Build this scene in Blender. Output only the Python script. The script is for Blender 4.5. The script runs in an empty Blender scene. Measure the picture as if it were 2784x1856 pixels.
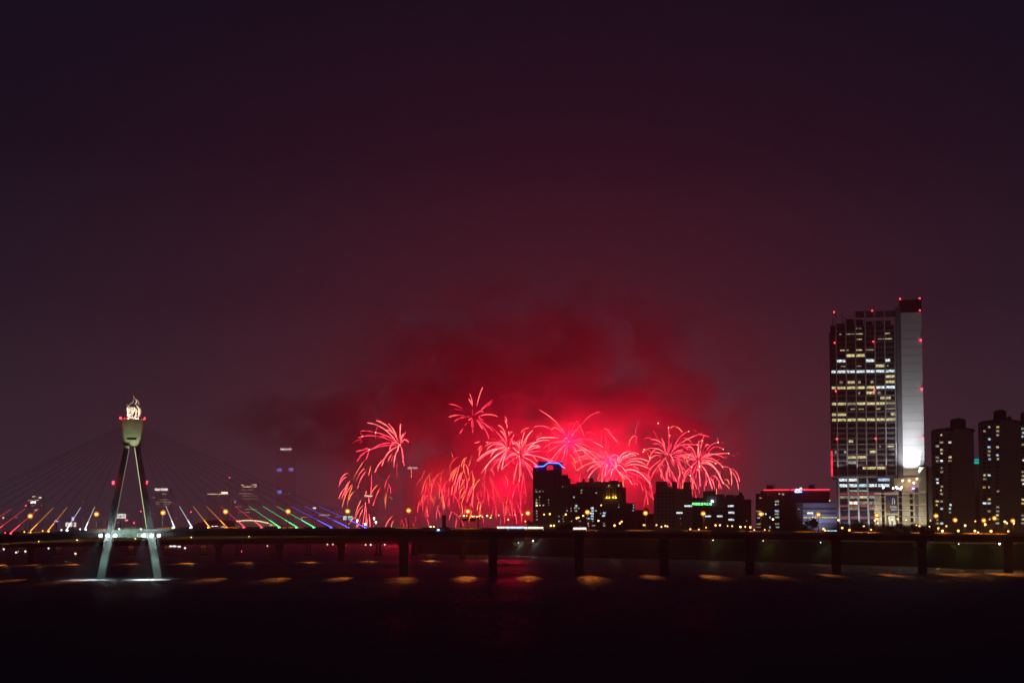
import bpy, bmesh, math, random
from mathutils import Vector, Matrix
R = math.radians
random.seed(11)
sc = bpy.context.scene
C = sc.collection

# ------------------------------------------------------------------ camera, sky, exposure
F = 5000.0                      # focal length in photo pixels (photo 2784 x 1856)
CX, CY, YH, CAMH = 1392.0, 928.0, 1425.0, 28.4
PITCH = math.atan((YH - CY) / F)
cd = bpy.data.cameras.new('camera')
cam = bpy.data.objects.new('camera', cd)
C.objects.link(cam)
cd.sensor_width = 36.0
cd.lens = 36.0 * F / 2784.0
cd.clip_start = 1.0
cd.clip_end = 40000.0
cam.location = (0, 0, CAMH)
cam.rotation_euler = (R(90) + PITCH, 0, 0)
sc.camera = cam
sc.view_settings.view_transform = 'Standard'
sc.view_settings.look = 'None'
sc.view_settings.exposure = 0.0
sc.view_settings.gamma = 1.0
sc.cycles.use_denoising = True
sc.cycles.volume_bounces = 0
sc.cycles.max_bounces = 5
sc.cycles.diffuse_bounces = 2
sc.cycles.glossy_bounces = 2
sc.cycles.volume_step_rate = 0.25
sc.cycles.volume_max_steps = 160
sc.cycles.sample_clamp_indirect = 4.0
sc.cycles.caustics_reflective = False
sc.cycles.caustics_refractive = False

HAZE = 1.5e-4
SKY_STRENGTH = 0.86
w = bpy.data.worlds.new('World')
sc.world = w
w.use_nodes = True
nt = w.node_tree
nt.nodes.clear()
def N(t, tree=None, **kw):
    n = (tree or nt).nodes.new(t)
    for k, v in kw.items():
        setattr(n, k, v)
    return n
out = N('ShaderNodeOutputWorld')
sky = N('ShaderNodeTexSky', sky_type='NISHITA', sun_disc=False)
sky.sun_elevation = R(-8)
sky.sun_rotation = R(200)
bg1 = N('ShaderNodeBackground')
bg1.inputs['Strength'].default_value = 0.02
nt.links.new(sky.outputs[0], bg1.inputs['Color'])
# the light dome of the city over the horizon: only elevation matters
tc = N('ShaderNodeTexCoord')
sep = N('ShaderNodeSeparateXYZ')
nt.links.new(tc.outputs['Generated'], sep.inputs[0])
ramp = N('ShaderNodeValToRGB')
nt.links.new(sep.outputs['Z'], ramp.inputs[0])
els = ramp.color_ramp.elements
els[0].position = 0.0;  els[0].color = (0.088, 0.0560, 0.0820, 1)
els[1].position = 1.0;  els[1].color = (0.006, 0.0040, 0.0100, 1)
for p, c in ((0.05, (0.068, 0.0420, 0.0640)), (0.12, (0.0225, 0.0160, 0.0310)),
             (0.20, (0.0078, 0.0064, 0.0165)), (0.30, (0.0050, 0.0048, 0.0145))):
    e = els.new(p); e.color = (*c, 1)
bg2 = N('ShaderNodeBackground')
bg2.inputs['Strength'].default_value = SKY_STRENGTH
nt.links.new(ramp.outputs[0], bg2.inputs['Color'])
add = N('ShaderNodeAddShader')
nt.links.new(bg1.outputs[0], add.inputs[0])
nt.links.new(bg2.outputs[0], add.inputs[1])
nt.links.new(add.outputs[0], out.inputs['Surface'])

# ------------------------------------------------------------------ geometry of the view
SP, CP = math.sin(PITCH), math.cos(PITCH)
def ray(px, py):
    u, v = (px - CX) / F, (CY - py) / F
    dx, dy, dz = u, CP - v * SP, SP + v * CP
    return dx / dy, dz / dy
def P(px, py, Y):
    a, b = ray(px, py)
    return Vector((a * Y, Y, CAMH + b * Y))
def G(px, py, z=0.0):
    a, b = ray(px, py)
    return P(px, py, (z - CAMH) / b)
def PL(plane, px, py, off=0.0):
    Y0, X0, k = plane
    a, b = ray(px, py)
    t = (Y0 - k * X0 + off) / (1 - k * a)
    return Vector((a * t, t, CAMH + b * t))
def mpp(Y): return Y / F        # metres per photo pixel

# ------------------------------------------------------------------ materials
MATS = {}
def surf(name, col, rough=0.7, metal=0.0, var=0.25, scale=0.3, spec=0.4):
    if name in MATS: return MATS[name]
    m = bpy.data.materials.new(name); m.use_nodes = True
    t = m.node_tree; b = t.nodes['Principled BSDF']
    geo = N('ShaderNodeNewGeometry', t)
    no = N('ShaderNodeTexNoise', t); no.inputs['Scale'].default_value = scale; no.inputs['Detail'].default_value = 5
    t.links.new(geo.outputs['Position'], no.inputs['Vector'])
    mx = N('ShaderNodeMix', t, data_type='RGBA')
    mx.inputs[6].default_value = (*[c * (1 - var) for c in col], 1)
    mx.inputs[7].default_value = (*[min(1, c * (1 + var)) for c in col], 1)
    t.links.new(no.outputs['Fac'], mx.inputs[0])
    t.links.new(mx.outputs[2], b.inputs['Base Color'])
    b.inputs['Roughness'].default_value = rough
    b.inputs['Metallic'].default_value = metal
    b.inputs['Specular IOR Level'].default_value = spec
    MATS[name] = m
    return m
def glow(name, col, strength, var=0.0, scale=(0.6, 0.6, 0.6), lo=0.25, sample=False):
    if name in MATS: return MATS[name]
    m = bpy.data.materials.new(name); m.use_nodes = True
    t = m.node_tree; t.nodes.clear()
    o = N('ShaderNodeOutputMaterial', t); e = N('ShaderNodeEmission', t)
    e.inputs['Color'].default_value = (*col, 1); e.inputs['Strength'].default_value = strength
    if var:   # rooms behind glass: blinds, lamps and furniture make the panes uneven
        geo = N('ShaderNodeNewGeometry', t)
        mp = N('ShaderNodeMapping', t); mp.inputs['Scale'].default_value = scale
        t.links.new(geo.outputs['Position'], mp.inputs[0])
        no = N('ShaderNodeTexNoise', t); no.inputs['Scale'].default_value = 1.0; no.inputs['Detail'].default_value = 3
        t.links.new(mp.outputs[0], no.inputs['Vector'])
        mr = N('ShaderNodeMapRange', t)
        mr.inputs[1].default_value = 0.35; mr.inputs[2].default_value = 0.65
        mr.inputs[3].default_value = strength * lo; mr.inputs[4].default_value = strength * (1 + var)
        t.links.new(no.outputs['Fac'], mr.inputs[0])
        t.links.new(mr.outputs[0], e.inputs['Strength'])
    t.links.new(e.outputs[0], o.inputs['Surface'])
    m.cycles.emission_sampling = 'FRONT' if sample else 'NONE'
    MATS[name] = m
    return m

concrete = surf('concrete', (0.30, 0.29, 0.27), 0.85, var=0.3, scale=0.25)
dark_concrete = surf('dark_concrete', (0.10, 0.10, 0.10), 0.9, var=0.35, scale=0.2)
asphalt = surf('asphalt', (0.05, 0.05, 0.05), 0.9)
steel = surf('steel', (0.35, 0.35, 0.36), 0.45, 0.6)
dark_steel = surf('dark_steel', (0.05, 0.05, 0.055), 0.5, 0.5)
cable_mat = surf('cable_sheath', (0.22, 0.22, 0.24), 0.6)
leg_mat = surf('tower_concrete', (0.32, 0.36, 0.33), 0.85, var=0.35, scale=0.35)
bronze = surf('polished_bronze', (0.80, 0.78, 0.68), 0.35, 0.35, var=0.2)
facade_dark = surf('dark_facade', (0.10, 0.09, 0.10), 0.8)
facade_apt = surf('apartment_render', (0.42, 0.35, 0.32), 0.9, var=0.2, scale=0.1)
facade_grey = surf('grey_facade', (0.16, 0.16, 0.18), 0.8)
facade_blue = surf('pale_band_cladding', (0.42, 0.42, 0.50), 0.7)
beige = surf('beige_stone', (0.50, 0.46, 0.36), 0.8, var=0.12, scale=0.15)
white_panel = surf('white_wall_panel', (0.72, 0.72, 0.72), 0.6, var=0.06, scale=0.06)
column_mat = surf('column_cladding', (0.42, 0.40, 0.40), 0.6)
glass_dark = surf('dark_window_glass', (0.012, 0.013, 0.02), 0.15, var=0.1, spec=0.5)
mullion_mat = surf('mullion_metal', (0.13, 0.13, 0.14), 0.6)
leafm = surf('leaf', (0.05, 0.085, 0.03), 0.8, var=0.5, scale=0.8)
bark = surf('bark', (0.07, 0.05, 0.035), 0.9)
earth = surf('bank_earth', (0.05, 0.048, 0.035), 0.95, var=0.4, scale=0.05)
red_trim = surf('red_trim', (0.55, 0.05, 0.05), 0.6)
tyre_mat = surf('tyre', (0.02, 0.02, 0.02), 0.9)
truck_mat = surf('truck_paint', (0.03, 0.03, 0.035), 0.6)
standin_bus_mat = surf('standin_bus_paint', (0.10, 0.14, 0.35), 0.4)
car_mat = surf('car_paint', (0.14, 0.14, 0.15), 0.35)
sign_white = glow('sign_face_white', (1.0, 0.92, 0.84), 0.9, 0.2, (0.5, 0.5, 0.5), 0.6)

# ------------------------------------------------------------------ builders
def tag(o, label=None, cat=None, group=None, kind=None):
    if label: o['label'] = label
    if cat: o['category'] = cat
    if group: o['group'] = group
    if kind: o['kind'] = kind
    return o
def empty(name, loc, label=None, cat=None, group=None):
    o = bpy.data.objects.new(name, None); C.objects.link(o)
    o.location = loc; o.empty_display_size = 1
    return tag(o, label, cat, group)
def link(name, me, parent=None, loc=None):
    o = bpy.data.objects.new(name, me); C.objects.link(o)
    if parent is not None:
        o.parent = parent
    if loc is not None:
        o.location = Vector(loc) - (wloc(parent) if parent is not None else Vector())
    return o
def wloc(o):
    v = Vector()
    while o is not None:
        v += Vector(o.location); o = o.parent
    return v
def mesh(name, verts, faces, mat, parent=None, smooth=False):
    """one mesh object from world-space vertices, its origin at the middle of its foot"""
    lo = [min(v[i] for v in verts) for i in range(3)]; hi = [max(v[i] for v in verts) for i in range(3)]
    org = Vector(((lo[0] + hi[0]) / 2, (lo[1] + hi[1]) / 2, lo[2]))
    me = bpy.data.meshes.new(name)
    me.from_pydata([tuple(Vector(v) - org) for v in verts], [], faces)
    bm = bmesh.new(); bm.from_mesh(me)
    bmesh.ops.recalc_face_normals(bm, faces=bm.faces); bm.to_mesh(me); bm.free()
    if smooth:
        for p in me.polygons: p.use_smooth = True
    me.materials.append(mat)
    return link(name, me, parent, org)
CUBES = {}
def cube_mesh(mat):
    if mat.name not in CUBES:
        me = bpy.data.meshes.new('block_' + mat.name)
        v = [(x, y, z) for x in (-.5, .5) for y in (-.5, .5) for z in (-.5, .5)]
        f = [(0, 1, 3, 2), (4, 6, 7, 5), (0, 4, 5, 1), (2, 3, 7, 6), (0, 2, 6, 4), (1, 5, 7, 3)]
        me.from_pydata(v, [], f); me.materials.append(mat); CUBES[mat.name] = me
    return CUBES[mat.name]
def block(name, c, s, mat, parent=None, rz=0.0):
    o = link(name, cube_mesh(mat), parent, c)
    o.scale = s; o.rotation_euler.z = rz
    return o
def face(name, x0, x1, y0, y1, Y, mat, parent, d=0.3, proud=0.05):
    """a block on a facade at depth Y that covers photo box x0..x1, y0..y1; stands proud of the facade"""
    a, b = P((x0 + x1) / 2, y0, Y), P((x0 + x1) / 2, y1, Y)
    m = P((x0 + x1) / 2, (y0 + y1) / 2, Y)
    return block(name, (m.x, Y - proud + d / 2 - 0.0, m.z), ((x1 - x0) * mpp(Y), d, abs(a.z - b.z)), mat, parent)
def tube_data(pts, rad, n=6, closed=False):
    pts = [Vector(p) for p in pts]
    if not hasattr(rad, '__len__'): rad = [rad] * len(pts)
    V, Fc = [], []
    L = len(pts)
    for i, p in enumerate(pts):
        t = (pts[(i + 1) % L] - pts[i - 1]) if closed else (pts[min(i + 1, L - 1)] - pts[max(i - 1, 0)])
        t.normalize()
        a = t.cross(Vector((0, 0, 1)) if abs(t.z) < 0.9 else Vector((0, 1, 0))); a.normalize()
        b = t.cross(a)
        for k in range(n):
            q = 2 * math.pi * k / n
            V.append(p + (a * math.cos(q) + b * math.sin(q)) * rad[i])
    for i in range(L if closed else L - 1):
        for k in range(n):
            j = (i + 1) % L
            Fc.append((i * n + k, i * n + (k + 1) % n, j * n + (k + 1) % n, j * n + k))
    if not closed:
        Fc.append(tuple(range(n))); Fc.append(tuple((L - 1) * n + k for k in range(n)))
    return V, Fc
def tube(name, pts, rad, mat, parent=None, n=6, closed=False, smooth=True):
    V, Fc = tube_data(pts, rad, n, closed)
    return mesh(name, V, Fc, mat, parent, smooth)
BALLS = {}
def ball_mesh(mat, seg=10, rings=6):
    if mat.name not in BALLS:
        bm = bmesh.new(); bmesh.ops.create_uvsphere(bm, u_segments=seg, v_segments=rings, radius=1.0)
        me = bpy.data.meshes.new('globe_' + mat.name); bm.to_mesh(me); bm.free()
        for p in me.polygons: p.use_smooth = True
        me.materials.append(mat); BALLS[mat.name] = me
    return BALLS[mat.name]
def ball(name, c, r, mat, parent=None):
    o = link(name, ball_mesh(mat), parent, c)
    o.scale = r if hasattr(r, '__len__') else (r, r, r)
    return o
def prism(name, stations, mat, parent=None):
    """stations: lists of four corners; joined into one closed bar"""
    V = [v for s in stations for v in s]; n = len(stations[0]); Fc = []
    for i in range(len(stations) - 1):
        for k in range(n):
            Fc.append((i * n + k, i * n + (k + 1) % n, (i + 1) * n + (k + 1) % n, (i + 1) * n + k))
    Fc.append(tuple(range(n))); Fc.append(tuple((len(stations) - 1) * n + k for k in range(n)))
    return mesh(name, V, Fc, mat, parent)
def lamp_light(name, loc, col, watt, parent, r=0.4, kind='POINT', target=None, angle=60, blend=0.5):
    l = bpy.data.lights.new(name, kind); l.color = col; l.energy = watt; l.shadow_soft_size = r
    o = bpy.data.objects.new(name, l); C.objects.link(o)
    if parent is not None: o.parent = parent
    o.location = Vector(loc) - (wloc(parent) if parent is not None else Vector())
    if kind == 'SPOT':
        l.spot_size = R(angle); l.spot_blend = blend
        o.rotation_euler = (Vector(target) - Vector(loc)).to_track_quat('-Z', 'Y').to_euler()
    return o
def text(name, body, c, width, height, mat, parent, bold=0.0, depth=0.15):
    cu = bpy.data.curves.new(name, 'FONT'); cu.body = body; cu.align_x = 'CENTER'; cu.align_y = 'CENTER'
    cu.extrude = 0.02; cu.offset = bold
    tmp = bpy.data.objects.new('tmp', cu); C.objects.link(tmp)
    bpy.context.view_layer.update()
    me = bpy.data.meshes.new_from_object(tmp.evaluated_get(bpy.context.evaluated_depsgraph_get()))
    bpy.data.objects.remove(tmp)
    xs = [v.co.x for v in me.vertices]; ys = [v.co.y for v in me.vertices]
    sx = width / (max(xs) - min(xs)); sy = height / (max(ys) - min(ys))
    mx, my = (max(xs) + min(xs)) / 2, (max(ys) + min(ys)) / 2
    for v in me.vertices:
        v.co = ((v.co.x - mx) * sx, -v.co.z * (depth / 0.04), (v.co.y - my) * sy)
    me.materials.clear(); me.materials.append(mat)
    for p in me.polygons: p.material_index = 0
    return link(name, me, parent, c)
def text_px(name, body, x0, x1, y0, y1, Y, mat, parent, bold=0.03):
    m = P((x0 + x1) / 2, (y0 + y1) / 2, Y)
    return text(name, body, (m.x, m.y, m.z), (x1 - x0) * mpp(Y), (y1 - y0) * mpp(Y), mat, parent, bold)
def ordinal(n):
    return f"{n}{'th' if 10 <= n % 100 <= 20 else {1: 'st', 2: 'nd', 3: 'rd'}.get(n % 10, 'th')}"

# ------------------------------------------------------------------ water and land
wm = bpy.data.materials.new('river_water'); wm.use_nodes = True
t = wm.node_tree; t.nodes.clear()
wo = N('ShaderNodeOutputMaterial', t)
dif = N('ShaderNodeBsdfDiffuse', t); dif.inputs['Color'].default_value = (0.14, 0.14, 0.18, 1)
b = N('ShaderNodeBsdfGlossy', t)
mixs = N('ShaderNodeMixShader', t)
lw = N('ShaderNodeLayerWeight', t); lw.inputs['Blend'].default_value = 0.5     # choppy water mirrors only at grazing angles
pw = N('ShaderNodeMath', t, operation='POWER'); pw.inputs[1].default_value = 62.0
t.links.new(lw.outputs['Facing'], pw.inputs[0])
ml = N('ShaderNodeMath', t, operation='MULTIPLY')
t.links.new(pw.outputs[0], ml.inputs[0]); t.links.new(ml.outputs[0], mixs.inputs[0])
t.links.new(dif.outputs[0], mixs.inputs[1]); b2g = N('ShaderNodeBsdfGlossy', t); b2g.inputs['Roughness'].default_value = 0.62      # steep little wave faces
mg = N('ShaderNodeMixShader', t); mg.inputs[0].default_value = 0.4
t.links.new(b.outputs[0], mg.inputs[1]); t.links.new(b2g.outputs[0], mg.inputs[2])
t.links.new(mg.outputs[0], mixs.inputs[2]); t.links.new(mixs.outputs[0], wo.inputs['Surface'])
geo = N('ShaderNodeNewGeometry', t)
def wave(scale, detail):
    mp = N('ShaderNodeMapping', t); mp.inputs['Scale'].default_value = scale
    t.links.new(geo.outputs['Position'], mp.inputs[0])
    no = N('ShaderNodeTexNoise', t); no.inputs['Scale'].default_value = 1.0; no.inputs['Detail'].default_value = detail
    t.links.new(mp.outputs[0], no.inputs['Vector'])
    return no
n1, n2 = wave((0.10, 0.16, 1), 5), wave((0.012, 0.006, 1), 3)
n3 = wave((0.42, 0.06, 1), 5)                # gusts and chop break the mirror into streaks
mr3 = N('ShaderNodeMapRange', t); mr3.inputs[1].default_value = .36; mr3.inputs[2].default_value = .66; mr3.inputs[3].default_value = .10; mr3.inputs[4].default_value = 1.6
t.links.new(n3.outputs['Fac'], mr3.inputs[0]); t.links.new(mr3.outputs[0], ml.inputs[1])
bp = N('ShaderNodeBump', t); bp.inputs['Strength'].default_value = 1.0; bp.inputs['Distance'].default_value = 1.6
bp.inputs['Distance'].default_value = 0.9
t.links.new(n1.outputs['Fac'], bp.inputs['Height'])
t.links.new(bp.outputs[0], b.inputs['Normal']); t.links.new(bp.outputs[0], dif.inputs['Normal'])
mr = N('ShaderNodeMapRange', t)             # calm and ruffled patches
mr.inputs[1].default_value = 0.38; mr.inputs[2].default_value = 0.62
mr.inputs[3].default_value = 0.26; mr.inputs[4].default_value = 0.42
t.links.new(n2.outputs['Fac'], mr.inputs[0]); t.links.new(mr.outputs[0], b.inputs['Roughness'])
o = mesh('water', [(-6900, -350, 0), (6900, -350, 0), (6900, 6950, 0), (-6900, 6950, 0)], [(0, 1, 2, 3)], wm)
tag(o, 'dark rippled river with orange lamp glints', 'river', kind='structure')

def land(name, shore, top, back, mat, label):
    """bank: a sloping edge from the waterline up to the top, then flat ground to the back"""
    V = []; Fc = []; n = len(shore)
    for s in shore: V.append((s.x, s.y, -0.6))
    for s in shore:
        d = Vector((s.x, s.y, 0)); d = d / d.length
        V.append((s.x + d.x * 25, s.y + d.y * 25, top))
    for bk in back: V.append((bk[0], bk[1], top))
    for i in range(n - 1):
        Fc.append((i, i + 1, n + i + 1, n + i)); Fc.append((n + i, n + i + 1, 2 * n + i + 1, 2 * n + i))
    return tag(mesh(name, V, Fc, mat), label, 'ground', kind='structure')
shore_px = [(1120, 1503), (1250, 1507), (1400, 1509), (1500, 1513), (1600, 1516), (1740, 1519), (1900, 1521), (2000, 1525),
            (2160, 1530), (2300, 1534), (2440, 1538), (2600, 1545), (2784, 1549), (3100, 1556)]
shore = [G(x, y) for x, y in shore_px]
back = [(-300 + i * (6900 + 300) / 13, 6900 - i * 100) for i in range(14)]
land('riverbank', shore, 16.0, back, earth, 'dark north bank behind the bridge with office blocks')
fs = [G(x, 1479) for x in (-2200, -800, -400, 0, 300, 600, 900, 1150, 1500)]
land('far_bank', fs, 6.0, [(-6800 + i * 1000, 6900) for i in range(9)], earth, 'far hazy bank at the left under the city lights')

# ------------------------------------------------------------------ fireworks
FY = 3400.0
SC = (0.05, 0.05, 0.05)
tr_hot = glow('spark_hot', (1.0, 0.105, 0.10), 9.0, 0.5, SC, 0.35)
tr_red = glow('spark_red', (1.0, 0.035, 0.08), 5.5, 0.5, SC, 0.25)
tr_dim = glow('spark_dim', (1.0, 0.02, 0.07), 3.0, 0.5, SC, 0.15)
tr_org = glow('spark_orange', (1.0, 0.17, 0.06), 4.0, 0.5, SC, 0.2)
tr_pink = glow('spark_pink', (1.0, 0.085, 0.095), 6.5, 0.5, SC, 0.3)
TM = {'h': (tr_hot, 0.44), 'r': (tr_red, 0.36), 'd': (tr_dim, 0.31), 'o': (tr_org, 0.42), 'p': (tr_pink, 0.38)}
star = glow('spark_star', (1.0, 0.55, 0.22), 7.0)
def trail(a, m, e, kind, parent, cen, Yc, spread):
    """a falling spark drawn from a through m to e (photo pixels); it also travels in depth"""
    mat, r = TM[kind]
    A, M, E = Vector(a), Vector(m), Vector(e)
    Q = M * 2 - (A + E) * 0.5
    dz0 = random.uniform(-1, 1) * spread * 0.25; dz1 = random.uniform(-1, 1) * spread
    pts, rad = [], []
    k = 9
    for i in range(k):
        s = i / (k - 1)
        p = A * (1 - s) ** 2 + Q * 2 * s * (1 - s) + E * s * s
        pts.append(P(p.x, p.y, Yc + dz0 + (dz1 - dz0) * s))
        rad.append(r * (0.45 + 0.75 * min(1, 3 * s)) * (1.0 if s < 0.85 else 1.0 - (s - 0.85) * 3.0))
    return tube('spark_trail', pts, rad, mat, parent, n=5)
def burst(name, label, cen, zo, trails, default='r', watt=0.0, spread=60.0, stars=(), group='red firework shells', extra=0, reach=60.0, dY=0.0):
    ox, oy, s = zo
    Yc = FY + random.uniform(-90, 90) + dY
    c = P(cen[0], cen[1], Yc)
    root = empty(name, c, label, 'firework', group)
    for tr in trails:
        if isinstance(tr[0], tuple):                # (zoom), list: trails read from another crop
            (ax, ay, as_), lst = tr
        else:
            ax, ay, as_, lst = ox, oy, s, [tr]
        for q in lst:
            kd = q[6] if len(q) > 6 else default
            pp = [(ax + q[i] / as_, ay + q[i + 1] / as_) for i in (0, 2, 4)]
            trail(*pp, kd, root, cen, Yc, spread)
    for sx, sy in stars:
        ball('star', P(ox + sx / s, oy + sy / s, Yc), 0.85, star, root)
    rg = random.Random(int(cen[0]))                 # the thinner sparks between the bright ones
    for k in range(extra):
        a = rg.uniform(0, 2 * math.pi); Lr = rg.uniform(0.35, 1.0) * reach; s0 = rg.uniform(0.05, 0.5)
        dx, dy = math.cos(a), -math.sin(a)
        g = 0.30 * reach
        q = [(cen[0] + dx * Lr * u, cen[1] + dy * Lr * u + g * (u * Lr / reach) ** 2) for u in (s0, (1 + s0) / 2, 1.0)]
        trail(*q, rg.choice('rrrrddp'), root, cen, Yc, spread)
    if watt:
        lamp_light('burst_light', c, (1.0, 0.0, 0.036), watt, root, r=18)
    return root
ZA, ZB, ZC, ZE, ZH = (900, 1120, 7.465), (880, 1000, 3.408), (1120, 1120, 6.918), (1420, 1100, 7.84), (1700, 1130, 7.35)
ZL, ZM = (900, 1280, 7.465), (1120, 1260, 6.918)
W = 0.82e6
burst('firework_burst', 'lone red firework shell at the far left spraying mostly to its left', (1087, 1209), ZA, [
    (1405,620,1403,430,1410,240,'h'),(1420,600,1440,490,1480,445,'h'),(1420,635,1500,555,1570,615,'h'),(1345,560,1280,380,1165,235,'h'),
    (1370,600,1170,310,920,170,'h'),(1340,620,1060,330,740,215,'h'),(1250,430,1190,370,1105,365,'h'),(1330,620,1140,480,975,525),
    (1320,600,1100,470,905,412),(1280,610,960,490,640,490),(640,490,600,500,550,520),(850,400,720,378,605,385),(1250,635,1050,640,840,745),
    (1330,660,900,720,570,900),(770,760,640,860,525,1000),(770,765,740,880,705,965),(760,750,620,770,510,800),(775,755,740,735,698,735),
    (1370,640,1260,630,1185,760,'p'),(1380,690,1170,820,1030,1090,'h'),(1350,700,1150,830,1040,1040,'p'),(1060,950,960,1080,890,1215,'h'),
    (1340,780,1290,940,1277,1120,'h'),(1410,690,1450,820,1462,1020,'h'),(1375,625,1365,720,1345,795,'h'),(955,285,925,340,912,385,'d'),
    (900,415,902,480,900,550,'d'),(580,400,600,430,622,460,'d'),(640,490,600,540,575,580,'d'),(660,555,620,590,585,622,'d'),
    (560,550,500,590,445,625,'d')], dY=-260, watt=0.7*W, extra=5, reach=55, stars=[(1398,665),(902,412),(640,490),(772,760)])
burst('firework_burst', 'highest red firework shell with a dark smoky middle', (1285, 1133), ZB, [
    (1285,378,1220,345,1160,335),(1295,402,1240,383,1190,385,'d'),(1305,443,1230,437,1160,455,'p'),(1305,458,1260,465,1212,495),
    (1378,355,1370,290,1352,240,'p'),(1372,340,1358,310,1345,285,'h'),(1420,350,1445,250,1475,180,'p'),(1455,390,1510,340,1570,295),
    (1460,390,1490,365,1555,330),(1435,412,1460,400,1478,412),(1450,443,1540,430,1610,452,'p'),(1385,490,1383,550,1380,600),
    (1290,560,1275,585,1260,608),(1415,480,1450,530,1470,565,'p'),(1420,480,1490,560,1535,660),(1430,480,1510,530,1570,590),
    (1440,445,1450,470,1480,480),(1330,510,1318,520,1308,535,'d')], dY=-260, watt=0.25*W, extra=5, reach=40)
burst('firework_burst', 'bright red firework shell with long white arms sweeping down left', (1383, 1217.5), ZC, [
    (1770,660,1590,560,1380,635,'p'),(1760,650,1560,600,1415,700,'h'),(1790,665,1600,690,1480,840,'h'),(1780,670,1480,720,1220,910,'h'),
    (1770,690,1480,750,1240,930,'p'),(1790,680,1560,830,1380,1060,'h'),(1785,700,1520,880,1310,1145,'h'),(1800,700,1680,880,1615,1110,'h'),
    (1800,720,1730,880,1690,1075,'h'),(1785,540,1720,330,1620,245,'h'),(1780,560,1720,410,1660,350,'h'),(1795,300,1770,200,1740,145,'h'),
    (1785,190,1770,120,1742,80,'h'),(1820,420,1818,395,1820,365,'h'),(1835,440,1850,385,1885,378,'h'),(1740,540,1640,420,1490,270),
    (1480,275,1430,265,1400,280,'p'),(1750,570,1690,520,1625,570),(1890,600,1960,570,2010,620,'h'),(1895,610,1960,600,2010,670,'h'),
    (1890,655,1940,700,2000,765,'h'),(1770,660,1640,590,1375,560),(1640,620,1570,680,1530,760),(1280,550,1230,565,1180,580,'p'),
    (1320,620,1270,670,1230,715,'o'),(1275,640,1270,740,1260,830,'p'),(1330,660,1290,730,1260,830,'p'),(1860,510,1890,560,1900,600,'h')],
    watt=1.3*W, extra=16, reach=80, stars=[(1820,675),(1418,565)])
burst('firework_burst', 'bright red firework shell just left of the blue-lit rooftop', (1412, 1239), ZC, [
    (2018,780,2018,640,2030,545,'h'),(2040,690,2080,500,2115,365,'h'),(2060,720,2130,520,2265,345,'h'),(2050,390,2110,320,2200,300,'p'),
    (2100,740,2200,600,2352,575,'p'),(2110,760,2230,650,2380,630,'h'),(2110,770,2240,690,2420,660,'p'),(1985,805,1880,780,1760,905,'h'),
    (1990,815,1900,800,1810,870,'h'),(1985,825,1970,850,1955,865,'h'),(2085,805,2220,790,2350,920,'h'),(2085,845,2220,900,2340,1000,'h'),
    (2080,880,2180,1030,2270,1210,'p'),(2110,920,2200,1000,2270,1100,'p'),(2020,850,2040,1000,2050,1200,'h'),(2020,850,2022,1150,2020,1290,'p'),
    (1810,880,1860,900,1900,950,'d'),(1780,720,1778,860,1770,1000,'d'),
    (ZE, [(0,1075,250,1080,700,1210,'p'),(0,1085,300,1090,600,1225,'p'),(120,960,300,790,575,755,'h'),(130,940,260,870,375,885,'h'),
          (20,980,150,840,330,795,'p'),(50,1020,180,950,340,895,'p'),(300,765,430,700,770,705,'h'),(40,960,90,740,140,620,'p'),(20,880,90,700,215,545,'p')])],
    watt=1.3*W, extra=20, reach=80, stars=[(2020,825),(2000,750)])
burst('firework_burst', 'wide red firework shell with two long arms above the blue-lit rooftop', (1546, 1199.5), ZE, [
    (935,660,700,350,350,100,'p'),(920,650,780,470,610,385,'p'),(880,640,720,490,625,545,'p'),(620,520,420,450,245,480,'p'),(940,690,980,640,1010,612),
    (1040,690,1120,570,1210,545,'p'),(1050,660,1075,635,1100,655,'h'),(1080,590,1180,500,1275,410),(1275,410,1450,230,1655,150),
    (890,750,935,700,980,740,'h'),(930,765,680,790,455,925,'p'),(955,800,820,980,700,1200,'p'),(940,850,900,1000,882,1130,'h'),
    (975,830,955,1000,945,1160),(1055,845,1180,1050,1280,1340,'p'),(1110,825,1400,1060,1680,1340,'h'),(1120,830,1400,980,1650,1175,'h'),
    (1000,1040,1080,1130,1128,1230,'o'),(1150,765,1220,760,1290,765),(1150,345,1230,450,1320,665),(1340,600,1480,590,1565,645),
    (980,480,1030,410,1085,385,'d'),(1685,570,1685,700,1680,840),(1740,600,1775,700,1800,830),(1745,515,1830,540,1910,640,'p'),
    (1830,580,1930,680,2030,805,'p'),(1515,800,1600,830,1715,900,'h'),(1450,725,1480,750,1510,775),(1060,1220,1110,1290,1140,1390,'o'),
    (945,1160,920,1230,905,1310),(400,590,350,640,310,700),(400,590,400,640,395,690),(480,620,450,720,430,800,'d'),(585,780,575,880,565,970),
    (450,960,520,1060,600,1150,'d'),(680,820,690,920,690,1030,'d')], watt=1.0*W, extra=18, reach=85, stars=[(992,780)])
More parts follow.
